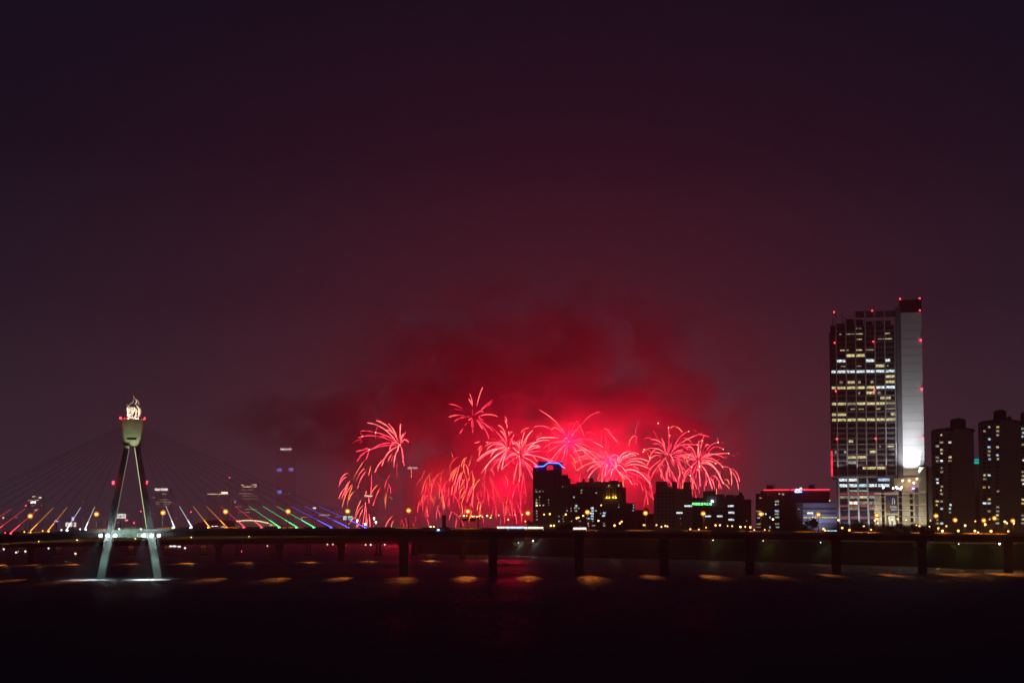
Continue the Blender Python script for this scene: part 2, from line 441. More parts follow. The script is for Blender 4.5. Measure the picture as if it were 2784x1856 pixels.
burst('firework_burst', 'dense red firework shell above the flat-roofed apartment block, left one of two', (1652, 1252), ZE, [
    (1760,1120,1400,970,1095,1005,'h'),(1500,975,1380,1040,1290,1110,'p'),(1480,1110,1280,1100,1080,1165,'h'),(1540,1150,1320,1150,1130,1230,'h'),
    (1790,1180,1620,1100,1490,1240,'h'),(1780,1200,1450,1240,1175,1385,'h'),(1780,1210,1560,1270,1385,1410,'h'),(1780,1230,1560,1360,1400,1565,'h'),
    (1620,905,1720,1030,1800,1150,'p'),(1815,1130,1815,1060,1820,1030,'h'),(1835,1140,1870,1060,1925,1065,'h'),(1850,1150,1960,1070,2050,1110,'h'),
    (1850,1190,1940,1160,1990,1290,'h'),(1870,1195,1910,1280,1810,1470,'h'),(1810,1230,1780,1360,1765,1520,'h'),(1790,1250,1720,1400,1690,1570,'p'),
    (1760,1270,1680,1420,1600,1600,'p'),(1830,1190,1980,1330,2150,1590,'h'),(1500,900,1620,960,1750,1080),(1640,1080,1600,1060,1560,1040,'p'),
    (1430,1150,1330,1100,1290,1110,'p')], watt=1.6*W, extra=22, reach=85, stars=[(1810,1295),(1128,1230),(1770,1003),(1175,1385)])
burst('firework_burst', 'dense red firework shell above the flat-roofed apartment block, right one of two', (1675, 1276), ZE, [
    (2010,1340,2080,1290,2220,1445,'h'),(1995,1330,2020,1200,2050,1110,'h'),(2050,1240,2120,1060,2310,985,'h'),(2060,1230,2170,1100,2352,1045,'h'),
    (2070,1240,2200,1130,2400,1080,'p'),(1975,1370,1920,1400,1885,1545,'h'),(1960,1360,1910,1380,1890,1460,'p'),(2030,1400,2140,1480,2240,1570,'p'),
    (2015,1400,2080,1450,2145,1530,'h'),(2100,1220,2150,1260,2210,1310,'p'),
    (ZH, [(0,860,110,740,270,770,'h'),(0,830,100,760,215,800,'h'),(10,915,240,850,470,915,'h'),(0,970,200,900,420,985,'h'),
          (0,1010,230,970,510,1075,'h'),(0,1095,270,1130,530,1420,'h'),(0,1080,250,1110,510,1355,'h'),(0,1185,70,1260,135,1370,'h'),
          (130,1370,190,1355,250,1362),(150,1000,230,1040,265,1080,'p'),(320,1120,420,1180,515,1240),(100,830,105,900,90,1010,'d'),
          (75,580,130,430,235,410,'o'),(235,410,220,480,213,545),(285,120,220,230,212,360,'d')])], watt=1.6*W, extra=22, reach=90)
burst('firework_burst', 'open red firework shell above the office block with roof towers', (1816, 1237.5), ZH, [
    (870,780,870,500,863,235),(880,440,878,410,890,385),(810,740,720,540,505,465,'p'),(820,735,760,590,680,520),(800,730,700,580,560,562),
    (770,720,540,640,355,720,'p'),(800,770,620,660,495,825,'p'),(730,800,540,820,425,1030,'p'),(805,780,825,750,845,780,'h'),
    (880,770,910,790,965,915,'h'),(965,925,980,950,990,965),(940,720,1100,590,1440,580),(920,745,1110,540,1540,340,'p'),(1470,370,1570,385,1675,420),
    (940,720,1090,590,1250,685),(1070,600,1220,570,1310,640),(960,690,1080,440,1265,308),(900,250,1010,210,1140,330,'o'),
    (1160,440,1250,470,1330,540,'o'),(950,825,1070,880,1150,1130),(920,825,1060,840,1180,960),(990,860,1100,980,1190,1310),
    (800,850,860,1000,890,1220,'p'),(860,1010,830,1150,815,1290,'p'),(870,1010,930,1150,980,1300),(640,940,700,1080,790,1300,'p'),
    (680,950,740,980,770,1030),(630,1050,570,1130,490,1300),(660,1080,720,1150,780,1300),(1040,960,1080,1080,1090,1240,'o'),
    (920,1100,1010,1280,1040,1440,'p'),(550,285,600,360,645,470,'d'),(1360,268,1390,295,1425,330,'d'),(400,690,450,760,490,870,'o'),
    (440,680,490,700,520,760),(380,470,430,440,500,440,'d')], watt=0.9*W, extra=20, reach=75,
    stars=[(863,235),(890,388),(1265,308),(1440,580),(377,670),(357,722),(493,828),(657,147),(1148,1130)])
burst('firework_burst', 'rightmost red firework shell with arms reaching out over the low roofs', (1899, 1250), ZH, [
    (1455,830,1455,680,1472,555,'h'),(1500,680,1520,580,1540,497,'p'),(1545,475,1560,430,1580,395),(1460,535,1490,505,1530,495),
    (1420,850,1330,640,1225,640,'p'),(1390,850,1320,750,1260,830,'p'),(1400,880,1250,770,1050,835,'p'),(1425,895,1320,865,1195,920,'p'),
    (1195,920,1260,970,1325,1025,'p'),(1420,930,1330,1030,1300,1190),(1470,900,1480,1150,1508,1400,'h'),(1465,880,1480,930,1485,1015,'h'),
    (1510,870,1700,760,1975,835,'p'),(1520,850,1750,770,2065,750,'p'),(1660,730,1790,620,1955,665),(1630,685,1720,580,1855,530),
    (1595,612,1630,575,1680,595,'p'),(1525,890,1720,850,1940,1015,'p'),(1530,910,1680,890,1805,950,'p'),(1510,945,1740,980,1960,1345,'h'),
    (1515,950,1760,1020,1935,1330,'h'),(1500,980,1620,1130,1740,1465,'h'),(1940,1010,2000,1015,2085,1035),(2085,1040,2120,1180,2125,1390,'h'),
    (2110,1060,2220,1130,2285,1310,'p'),(2120,1100,2220,1260,2262,1465,'p'),(1890,910,1930,990,1975,1080,'d'),(1885,860,1850,890,1830,920,'d'),
    (1830,430,1840,480,1848,510,'d'),(1868,470,1860,500,1855,520,'d'),(1920,530,1980,535,2030,542,'d'),(2200,755,2250,757,2290,760,'d'),
    (2115,775,2150,790,2190,812,'d'),(2030,795,2010,825,1990,855,'d'),(1720,1220,1820,1230,1925,1465,'p'),(1680,1230,1750,1310,1785,1465,'p'),
    (1990,1270,2050,1290,2075,1370,'o'),(1985,1360,2040,1400,2085,1465,'p'),(1640,1290,1600,1380,1575,1465,'p'),(1300,1200,1390,1350,1430,1465,'p'),
    (1180,1220,1210,1120,1260,1080,'o'),(1180,1300,1150,1380,1140,1450,'o'),(1880,1290,1870,1380,1870,1465,'p'),(1310,1210,1340,1330,1355,1460,'p'),
    (1150,790,1220,860,1260,960,'o'),(1160,800,1190,920,1210,1030,'o')], watt=0.9*W, extra=20, reach=75,
    stars=[(1855,530),(1955,665),(2065,750),(1940,1015),(1960,1345),(1805,950),(1325,1025),(1300,1190),(1260,830),(1540,497),(1485,1015),(1452,1080)])
EG = 'sinking showers of fading firework sparks'
burst('falling_sparks', 'fading sparks sinking towards the blue-lit stay cables', (930, 1345), ZL, [
    (360,50,250,90,170,250),(325,115,230,180,150,330),(670,-205,560,-40,440,180,'o'),(685,-55,590,40,500,210),(715,0,610,150,540,350),
    (800,-105,785,0,755,90,'o'),(820,65,822,250,805,440,'r'),(385,195,320,350,275,520),(350,220,300,330,270,440),(305,330,220,420,155,570),
    (290,370,250,470,215,555),(430,270,300,480,220,760,'o'),(435,310,370,480,325,720,'o'),(500,410,420,460,360,590,'o'),(720,400,710,440,700,475),
    (960,275,870,360,800,480,'o'),(990,345,920,500,850,700),(765,525,770,590,772,650)], 'p', 0.15*W, group=EG)
burst('falling_sparks', 'thin fading sparks below the far left firework shell', (1060, 1350), ZL, [
    (1190,85,1120,220,1085,360,'r'),(1155,255,1200,330,1210,460,'r'),(1165,310,1130,470,1100,760,'o'),(1105,440,1098,560,1095,660,'o'),
    (1335,0,1338,60,1335,140,'d'),(1610,-90,1630,0,1632,130,'o'),(1240,-350,1190,-280,1155,-190,'p'),(1275,-320,1240,-260,1220,-180,'o'),
    (1340,-190,1335,-80,1335,60,'d')], 'p', group=EG)
burst('falling_sparks', 'fading sparks dropping onto the bridge deck at the end of the stay cables', (985, 1400), ZL, [
    (610,590,540,740,490,900,'o'),(655,700,560,800,485,990),(650,770,590,900,510,1140),(705,630,680,830,640,1130),(690,650,715,850,705,1080),
    (770,860,785,1000,790,1140),(750,950,735,1050,725,1120),(610,970,570,1060,530,1140),(490,920,430,980,355,1080),(850,1030,855,1090,860,1140,'d')],
    'p', group=EG)
burst('falling_sparks', 'few short sparks low above the deck beside the ninth orange lamp', (1080, 1420), ZL, [
    (1260,900,1170,1000,1100,1135),(1285,990,1240,1060,1225,1145,'o'),(1420,980,1420,1060,1420,1135,'d'),(1440,995,1465,1060,1485,1130,'r'),
    (1510,950,1530,1050,1545,1130,'r'),(1720,920,1722,980,1722,1030,'d'),(1660,1040,1675,1100,1690,1135,'d')], 'p', group=EG)
burst('falling_sparks', 'fading sparks sinking left of the bright middle shells', (1185, 1330), ZM, [
    (265,125,220,170,195,235,'o'),(210,245,140,310,80,410,'p'),(360,175,250,330,185,570,'o'),(325,220,335,320,340,410),(365,330,370,440,355,570,'o'),
    (215,570,190,650,160,780,'p'),(660,115,450,240,330,420,'p'),(495,215,420,310,385,450,'p'),(620,0,550,230,510,650,'o'),(705,0,715,130,713,260),
    (760,60,640,200,615,320),(580,255,610,370,620,520,'p'),(485,370,560,520,620,850),(540,620,575,720,585,850),(300,590,250,640,205,760),
    (305,590,380,660,410,820),(310,640,295,700,285,730,'d'),(435,600,430,680,415,760),(330,690,290,790,235,950,'d'),(275,790,285,880,290,980),
    (530,0,510,80,500,180,'d'),(750,885,720,970,700,1060,'r'),(840,1020,830,1110,820,1200,'r')], 'o', 0.25*W, group=EG)
burst('falling_sparks', 'thick curtain of sinking orange-red sparks under the bright middle shells', (1265, 1310), ZM, [
    (870,60,770,200,700,330,'o'),(870,110,800,200,760,330,'o'),(900,20,850,190,790,400,'p'),(765,410,755,490,740,580,'o'),(915,170,860,340,820,550,'p'),
    (940,205,900,320,885,490,'p'),(985,140,920,200,890,300),(990,0,970,80,1000,200,'o'),(1000,200,1040,380,990,560,'p'),(1005,10,1050,100,1062,220,'p'),
    (1130,130,1090,220,1065,330),(1130,130,1150,260,1147,370),(1180,270,1170,330,1160,390,'o'),(1155,390,1080,520,1030,720,'p'),
    (1155,400,1100,560,1035,720,'p'),(1160,400,1140,600,1105,790,'p'),(1165,430,1150,600,1135,810,'p'),(1320,255,1210,370,1160,490,'o'),
    (1000,285,950,360,915,450),(1000,425,940,470,895,550,'o'),(1000,510,950,590,915,660),(1010,540,970,640,935,740,'o'),(920,720,945,820,950,940),
    (1130,880,1100,980,1065,1110),(915,910,930,960,920,1020),(1120,-150,1105,-40,1090,0,'o'),(1085,-70,1080,0,1070,40,'o'),(1040,-120,990,-60,970,60,'o'),
    (890,-130,780,-60,690,120,'d'),(735,-220,770,-120,775,-50,'o'),(1030,-120,960,-60,930,60,'o'),(870,50,760,160,730,260,'p')], 'o', 0.5*W, group=EG,
    stars=[(1157,383)])
burst('falling_sparks', 'sinking orange sparks between the middle shells and the blue-lit tower', (1370, 1330), ZM, [
    (1370,195,1335,320,1315,460,'h'),(1360,210,1370,420,1340,740,'p'),(1390,220,1500,380,1540,680),(1455,210,1540,400,1660,720,'o'),
    (1460,115,1520,140,1545,215,'p'),(1245,180,1260,280,1265,380,'o'),(1390,460,1330,540,1295,625),(1455,520,1445,610,1430,690),
    (1580,480,1640,590,1670,760,'o'),(1640,680,1560,800,1495,950),(1650,740,1605,900,1585,1050),(1690,620,1720,820,1745,1110),
    (1700,680,1730,780,1740,870),(1730,590,1830,660,1900,810),(1740,660,1790,800,1840,950),(1735,225,1790,300,1798,430,'p'),
    (1715,300,1770,420,1790,600,'p'),(1915,120,1910,190,1900,230,'o'),(2000,200,1930,310,1880,510),(2090,180,2070,400,2025,640),
    (2100,160,2110,340,2145,570),(2090,480,2110,530,2160,610),(2090,590,2060,690,2030,790),(2090,570,2125,660,2140,750),
    (1335,680,1310,760,1285,830),(1300,870,1330,990,1350,1130),(1610,-60,1605,40,1620,90,'o'),(1400,0,1390,100,1375,190,'h'),
    (1870,790,1875,880,1870,960,'d'),(1845,960,1845,1040,1840,1110,'d')], 'r', 0.5*W, group=EG, stars=[(2020,320),(2112,538),(1285,830)])

def veil(label, x0, x1, y0, y1, n, seed):
    rg = random.Random(seed); Yc = FY + rg.uniform(-60, 60)
    root = empty('falling_sparks', P((x0 + x1) / 2, y1, Yc), label, 'firework', EG)
    for k in range(n):
        x = rg.uniform(x0, x1); y = rg.uniform(y0, y1); L = rg.uniform(18, 55); dx = rg.gauss(0, .28) * L
        trail((x, y), (x + dx * .62, y + L * .42), (x + dx, y + L), rg.choice('ddrrro'), root, (x, y), Yc, 50)
veil('thin veil of sinking red sparks left of the blue-lit tower', 1140, 1440, 1290, 1395, 55, 5)
veil('thin veil of sinking red sparks over the broad apartment block', 1560, 1775, 1270, 1345, 36, 6)
veil('thin veil of sinking red sparks over the office roof towers', 1785, 1975, 1265, 1330, 36, 7)

# ------------------------------------------------------------------ smoke and haze
def smoke(name, c, size, density, albedo, scale, label, seed, thr=0.42, aniso=0.2):
    m = bpy.data.materials.new(name); m.use_nodes = True
    t = m.node_tree; t.nodes.clear()
    o = N('ShaderNodeOutputMaterial', t)
    v = N('ShaderNodeVolumePrincipled', t)
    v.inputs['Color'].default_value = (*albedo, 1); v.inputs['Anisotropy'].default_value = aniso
    tcn = N('ShaderNodeTexCoord', t)
    ln = N('ShaderNodeVectorMath', t, operation='LENGTH'); t.links.new(tcn.outputs['Object'], ln.inputs[0])
    fall = N('ShaderNodeMapRange', t); fall.interpolation_type = 'SMOOTHSTEP'
    fall.inputs[1].default_value = 1.0; fall.inputs[2].default_value = 0.40; fall.inputs[3].default_value = 0; fall.inputs[4].default_value = 1
    t.links.new(ln.outputs['Value'], fall.inputs[0])
    geo = N('ShaderNodeNewGeometry', t)
    ad = N('ShaderNodeVectorMath', t, operation='MULTIPLY_ADD')
    ad.inputs[1].default_value = (scale, scale, scale * 1.15); ad.inputs[2].default_value = (seed, seed * 0.7, 0)
    t.links.new(geo.outputs['Position'], ad.inputs[0])
    no = N('ShaderNodeTexNoise', t); no.inputs['Scale'].default_value = 1; no.inputs['Detail'].default_value = 4; no.inputs['Distortion'].default_value = 0.6
    t.links.new(ad.outputs[0], no.inputs['Vector'])
    mr = N('ShaderNodeMapRange', t); mr.inputs[1].default_value = thr; mr.inputs[2].default_value = thr + 0.09
    mr.inputs[3].default_value = 0; mr.inputs[4].default_value = density
    t.links.new(no.outputs['Fac'], mr.inputs[0])
    mu = N('ShaderNodeMath', t, operation='MULTIPLY')
    t.links.new(mr.outputs[0], mu.inputs[0]); t.links.new(fall.outputs[0], mu.inputs[1])
    t.links.new(mu.outputs[0], v.inputs['Density'])
    t.links.new(v.outputs[0], o.inputs['Volume'])
    bm = bmesh.new(); bmesh.ops.create_icosphere(bm, subdivisions=2, radius=1.0)
    me = bpy.data.meshes.new(name); bm.to_mesh(me); bm.free(); me.materials.append(m)
    ob = link('smoke', me, None, c); ob.scale = size
    return tag(ob, label, 'smoke', kind='stuff')
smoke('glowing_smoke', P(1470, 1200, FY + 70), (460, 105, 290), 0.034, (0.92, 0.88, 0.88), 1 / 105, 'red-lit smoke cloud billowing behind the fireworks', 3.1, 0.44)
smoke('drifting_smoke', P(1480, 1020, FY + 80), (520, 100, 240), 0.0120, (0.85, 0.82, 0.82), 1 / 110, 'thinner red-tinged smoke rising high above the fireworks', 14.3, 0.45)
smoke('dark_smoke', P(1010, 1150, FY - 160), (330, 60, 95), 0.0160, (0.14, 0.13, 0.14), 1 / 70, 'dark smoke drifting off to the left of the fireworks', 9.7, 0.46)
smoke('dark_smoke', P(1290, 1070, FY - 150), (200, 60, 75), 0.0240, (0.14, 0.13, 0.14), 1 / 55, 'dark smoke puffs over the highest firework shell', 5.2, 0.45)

hb = bpy.data.materials.new('haze_air'); hb.use_nodes = True
t = hb.node_tree; t.nodes.clear()
o = N('ShaderNodeOutputMaterial', t); v = N('ShaderNodeVolumePrincipled', t)
v.inputs['Color'].default_value = (0.93, 0.92, 0.94, 1); v.inputs['Density'].default_value = HAZE; v.inputs['Anisotropy'].default_value = 0.68
t.links.new(v.outputs[0], o.inputs['Volume'])
bx = block('haze', (0, 3300, 292), (13900, 7400, 432 + 2 * 80), hb)
tag(bx, 'thin night haze over the river and the city', 'haze', kind='stuff')

# ------------------------------------------------------------------ cable-stayed bridge
B1 = (1005.0, -208.0, 0.22)
NEAR = -14.0
prof = [(-330, 1466), (-100, 1457.5), (0, 1453), (130, 1446), (250, 1440.5), (350, 1437.5), (560, 1435.5), (800, 1435), (1060, 1436), (1400, 1439),
        (1600, 1442), (1900, 1443.5), (2260, 1447), (2560, 1450), (2784, 1452.5), (3100, 1457)]
def ytop(px):
    for (a, ya), (b_, yb) in zip(prof, prof[1:]):
        if a <= px <= b_: return ya + (yb - ya) * (px - a) / (b_ - a)
    return prof[0][1] if px < prof[0][0] else prof[-1][1]
bridge = empty('cable_stayed_bridge', PL(B1, 350, 1560), 'long dark road bridge with coloured stay cables fanning from one tower', 'bridge')
st_slab, st_box, st_par, st_par2 = [], [], [], []
px = -320
pxs = []
while px <= 3080: pxs.append(px); px += 40
for px in pxs:
    y = ytop(px)
    q = PL(B1, px, y, NEAR)
    x, Y, z = q
    f = lambda dy, zz: Vector((x - 0.082 * dy * 0, Y + dy, zz))
    zt = z - 1.0
    st_slab.append([f(0, zt), f(0, zt - 0.9), f(28, zt - 0.9), f(28, zt)])
    st_box.append([f(1.2, zt - 0.9), f(2.0, zt - 3.3), f(26.0, zt - 3.3), f(26.8, zt - 0.9)])
    st_par.append([f(-0.12, z), f(-0.12, zt - 0.25), f(0.3, zt + 0.003), f(0.2, z)])
    st_par2.append([f(27.8, z + .7), f(27.7, zt + 0.003), f(28.12, zt - 0.25), f(28.12, z + .7)])
prism('deck_slab', st_slab, asphalt, bridge)
prism('box_girder', st_box, dark_concrete, bridge)
prism('parapet', st_par, concrete, bridge)
prism('parapet', st_par2, concrete, bridge)
V, Fc = [], []
def addbox(c, s):
    i = len(V)
    for sx in (-.5, .5):
        for sy in (-.5, .5):
            for sz in (-.5, .5): V.append((c[0] + sx * s[0], c[1] + sy * s[1], c[2] + sz * s[2]))
    Fc.extend([tuple(i + k for k in f_) for f_ in ((0, 1, 3, 2), (4, 6, 7, 5), (0, 4, 5, 1), (2, 3, 7, 6), (0, 2, 6, 4), (1, 5, 7, 3))])
for px in range(-100, 2900, 12):
    q = PL(B1, px, ytop(px), NEAR); addbox((q.x, q.y + 0.05, q.z + 0.35), (0.12, 0.12, 0.7))
rl = mesh('railing_posts', V, Fc, steel, bridge); rl['kind'] = 'stuff'
tube('handrail', [PL(B1, px, ytop(px), NEAR + 0.05) + Vector((0, 0, 0.72)) for px in range(-100, 2900, 50)], 0.07, steel, bridge, n=5)
for i, px in enumerate((1098, 1340, 1575, 1806, 2039, 2274, 2508, 2742)):
    for dy in (3.0, 21.0):
        base = PL(B1, px, 1560, NEAR + dy); base.z = 0
        top = PL(B1, px, ytop(px), NEAR).z - 4.25
        wd = 2.45
        prism('pier', [[Vector((base.x - wd, base.y - 1.4, -0.8)), Vector((base.x + wd, base.y - 1.4, -0.8)), Vector((base.x + wd, base.y + 1.4, -0.8)), Vector((base.x - wd, base.y + 1.4, -0.8))],
                       [Vector((base.x - wd, base.y - 1.4, top - 3)), Vector((base.x + wd, base.y - 1.4, top - 3)), Vector((base.x + wd, base.y + 1.4, top - 3)), Vector((base.x - wd, base.y + 1.4, top - 3))],
                       [Vector((base.x - wd - .35, base.y - 1.9, top)), Vector((base.x + wd + .35, base.y - 1.9, top)), Vector((base.x + wd + .35, base.y + 1.9, top)), Vector((base.x - wd - .35, base.y + 1.9, top))]], dark_concrete, bridge)
# --- tower
tb = PL(B1, 350, 1568, 0); tb.z = 0
tower = empty('bridge_tower', tb, 'four-legged concrete bridge tower carrying a golden flame sculpture', 'tower')
TD = Vector((tb.x, tb.y, 0)).normalized()          # the tower's cross axis
def ring(c, wx, wy, ch):
    ax = Vector((TD.y, -TD.x, 0))
    pts = [(-wx + ch, -wy), (wx - ch, -wy), (wx, -wy + ch), (wx, wy - ch), (wx - ch, wy), (-wx + ch, wy), (-wx, wy - ch), (-wx, -wy + ch)]
    return [c + ax * a + TD * b_ for a, b_ in pts]
LEG = {}
for side, (bx0, tx0) in (('l', (273, 345)), ('r', (430, 373))):
    for dep, sg in (('near', -1), ('far', 1)):
        Bp = PL(B1, bx0, 1568, NEAR - 2.5); Bp.z = -0.8
        Tp = P(tx0, 1212, Bp.y + 12)
        # mirror the far leg about the tower's cross axis, straight behind the near one
        if sg > 0: Bp = Bp + TD * 37; Tp = Tp + TD * 7
        LEG[side + dep] = (Bp, Tp)
        prism('leg', [ring(Bp, 2.2, 2.0, 0.55), ring(Bp.lerp(Tp, 0.31), 2.15, 1.8, 0.5), ring(Tp, 1.55, 1.4, 0.35)], leg_mat, tower)
hc = (LEG['lnear'][1] + LEG['rnear'][1]) / 2 + TD * 3.5
zb, zt_ = P(358, 1212, hc.y - 5).z, P(358, 1142, hc.y - 5).z
wt, wb = 32.5 * mpp(hc.y), 23 * mpp(hc.y)
head = prism('tower_head', [ring(Vector((hc.x, hc.y, zb)), wb, 4.6, 0.9), ring(Vector((hc.x, hc.y, zt_)), wt, 6.2, 0.9)], leg_mat, tower)
AX = Vector((TD.y, -TD.x, 0))
fz = zb + (zt_ - zb) * 0.28
fc = Vector((hc.x, hc.y, fz)) - TD * 5.15 + AX * -0.3
block('vent_slot', fc, (5.0, 0.3, 0.95), glass_dark, head, rz=math.atan2(AX.y, AX.x))
pf = prism('platform', [ring(Vector((hc.x, hc.y, zt_ + 0.003)), wt + 0.35, 6.6, 0.9), ring(Vector((hc.x, hc.y, zt_ + 0.7)), wt + 0.35, 6.6, 0.9)], concrete, tower)
for sx, sy in ((-1, -1), (1, -1), (1, 1), (-1, 1)):
    c = Vector((hc.x, hc.y, zt_ + 0.7)) + AX * sx * wt + TD * sy * 6.0
    tube('railing_post', [c, c + Vector((0, 0, 1.1))], 0.06, steel, pf, n=5)
for y_, x0, x1 in ((1097, 334, 334), (1097, 380, 380)):
    c = Vector((hc.x, hc.y, zt_ + 0.7)) + AX * ((x0 - 357) * mpp(hc.y)) - TD * 2
    tube('lightning_rod', [c, c + Vector((0, 0, 13.5))], [0.12, 0.05], steel, tower, n=5)
redlamp = glow('red_beacon', (1.0, 0.03, 0.05), 9.0)
for sx, r_ in ((-1, 0.62), (1, 0.45)):
    c = Vector((hc.x, hc.y, zt_ + 1.1)) + AX * sx * (wt - 0.1) - TD * 6.2
    ball('beacon', c, r_, redlamp, tower)
    lamp_light('beacon_light', c - TD * 0.9 + Vector((0, 0, .5)), (1, .03, .05), 1200, tower, r=0.3)
for k in range(5):
    c = Vector((hc.x, hc.y, zt_ + 1.0)) + AX * (-4.3 + 1.2 * k) - TD * 6.3
    ball('beacon', c, 0.27, glow('small_red_lamp', (1, .04, .1), 4.0), tower)
# leg beacons with red figures
for s_, x_, body in (('l', 308, '1'), ('r', 400, '7')):
    text_px('height_lamp', body, x_ - 3, x_ + 2.5, 1307, 1316, LEG[s_ + 'near'][0].y + 4, redlamp, tower, 0.04)
# crossbeam at deck level
ca, cb = P(305, 1440, LEG['lnear'][0].y + 2.5), P(404, 1440, LEG['rnear'][0].y + 2.5)
yb_ = 1458
cbeam = prism('crossbeam', [[v_ + Vector((0, -0.6, 0)), v_ + Vector((0, 0.6, 0)), Vector((v_.x, v_.y + 0.6, v_.z - 3.9)), Vector((v_.x, v_.y - 0.6, v_.z - 3.9))] for v_ in (ca, cb)], leg_mat, tower)
for fx in (0.30, 0.70):
    c = ca.lerp(cb, fx); block('stiffener', (c.x, c.y - 0.75, c.z - 2.9), (0.5, 0.3, 1.6), white_panel, cbeam)
# floodlight brackets round the near legs
flood = glow('flood_lens', (0.80, 0.97, 1.0), 40.0)
for s_, xs in (('l', (274, 293, 313)), ('r', (391, 412, 432))):
    ly = LEG[s_ + 'near'][0].y
    br = []
    a_, b2 = P(xs[0] + 3, 1461, ly - 1.2), P(xs[2] - 3, 1461, ly - 1.2)
    tube('flood_bracket', [a_, b2], 0.14, steel, tower, n=6)
    for k, x_ in enumerate(xs):
        c = P(x_, 1455, ly - 2.6)
        ball('floodlight', c, (0.85, 0.5, 0.75), flood, tower)
        fb = LEG[s_ + 'near'][0]
        tgt = Vector((fb.x + (k - 1) * 3.5, fb.y - (3.0 if k == 1 else 30.0), 0))
        lamp_light('flood_beam', c + Vector((0, -0.9, -0.8)), (0.52, 0.97, 0.92) if k == 1 else (0.7, 0.97, 1.0), 130000 if k != 1 else 9500, tower, r=0.35, kind='SPOT', target=tgt, angle=48 if k == 1 else 32, blend=0.9)
# small floodlights on outriggers of the legs light the head
for fx, key, col, wv in ((-1, 'lnear', (0.72, 0.95, 0.42), 3200), (1, 'rnear', (1.0, 0.88, 0.5), 3400)):
    a0 = LEG[key][0].lerp(LEG[key][1], 0.93); c = a0 - TD * 7.0 - AX * fx * 1.0
    tube('outrigger', [a0, c], 0.09, steel, tower, n=5)
    lamp_light('head_uplight', c + Vector((0, 0, .4)), col, wv, tower, r=0.3, kind='SPOT', target=Vector((hc.x, hc.y, zb + 7)) - TD * 5, angle=58, blend=0.7)
for key, sx, m_ in (('lnear', 1, glow('edge_strip_dim', (.75, .85, .6), .30)), ('rnear', -1, glow('edge_strip', (.95, 1.0, .55), .95))):
    a0, a1 = LEG[key]
    tube('edge_strip', [a0.lerp(a1, u) + AX * sx * (2.15 - .62 * u) - TD * (1.9 - .55 * u) for u in (.345, .99)], 0.13, m_, tower, n=5)
lamp_light('beam_light', ca.lerp(cb, 0.5) + Vector((0, -5, 4.5)), (0.6, 1.0, 0.72), 2200, tower, r=0.4, kind='SPOT', target=ca.lerp(cb, 0.5) + Vector((0, 0, -2.5)), angle=120)
for fx in (0.2, 0.8):
    c = ca.lerp(cb, fx); ball('beam_lamp', (c.x, c.y - 0.9, c.z + 0.5), 0.25, glow('green_white_lamp', (.7, 1, .8), 12), tower)
# --- flame sculpture
sb = Vector((hc.x, hc.y, zt_ + 0.7))
sculpt = empty('flame_sculpture', sb, 'golden metal flame and ring sculpture on top of the bridge tower', 'sculpture')
um = mpp(hc.y)
def SX(px, py, d=0.0):      # a point of the sculpture: photo pixel and depth off its middle
    return Vector((hc.x, hc.y, 0)) + AX * ((px - 357.5) * um) + TD * d + Vector((0, 0, P(px, py, hc.y).z))
block('plinth', (sb.x, sb.y, sb.z + 0.5), (5.5, 4.0, 1.0), concrete, sculpt, rz=math.atan2(AX.y, AX.x))
def arc(cx, cy, rx, ry, a0, a1, n, d0=0.0, d1=0.0):
    return [SX(cx + rx * math.cos(R(a0 + (a1 - a0) * i / n)), cy - ry * math.sin(R(a0 + (a1 - a0) * i / n)), d0 + (d1 - d0) * i / n) for i in range(n + 1)]
n_ = 12
tube('crescent', arc(361, 1120, 15.5, 20, 75, -70, n_, 0, 0), [0.15 + 0.75 * math.sin(math.pi * i / n_) for i in range(n_ + 1)], bronze, sculpt, n=8)
tube('hoop', arc(356, 1121, 13, 15, 0, 345, 16, -0.6, -0.6), 0.22, bronze, sculpt, n=6)
rs = random.Random(4)
for k in range(15):
    cx, cy = 353 + rs.uniform(-7, 8), 1122 + rs.uniform(-13, 12)
    rr = rs.uniform(3, 7.5); a0 = rs.uniform(0, 360)
    tube('tendril', arc(cx, cy, rr, rr * rs.uniform(.8, 1.4), a0, a0 + rs.uniform(160, 300), 9, rs.uniform(-1.6, 1.2), rs.uniform(-1.6, 1.2)), [0.1] + [rs.uniform(.13, .25)] * 8 + [0.1], bronze, sculpt, n=6)
for pts in ([(347, 1112), (350, 1100), (358, 1092), (360, 1080), (355, 1069)], [(363, 1098), (368, 1090), (361, 1080), (357, 1072)],
            [(345, 1128), (342, 1110), (349, 1098), (354, 1084)], [(372, 1112), (374, 1096), (368, 1084)], [(343, 1135), (344, 1118), (341, 1102), (344, 1092)],
            [(377, 1134), (380, 1124), (376, 1116)]):
    k = len(pts); tube('flame_tongue', [SX(*p, rs.uniform(-1, 1)) for p in pts], [0.32 * (1 - i / k) + 0.05 for i in range(k)], bronze, sculpt, n=6)
for x_ in (346, 360, 366, 372):
    ball('lamp', SX(x_, 1140, -6.0), 0.28, glow('white_lamp', (1, .95, .85), 14), sculpt)
for x_, col in ((350, (1, .93, .75)), (364, (1, .95, .6))):
    lamp_light('sculpture_uplight', SX(x_, 1136.5, -6.9), col, 4200, sculpt, r=0.25, kind='SPOT', target=SX(358, 1116, 0), angle=70)
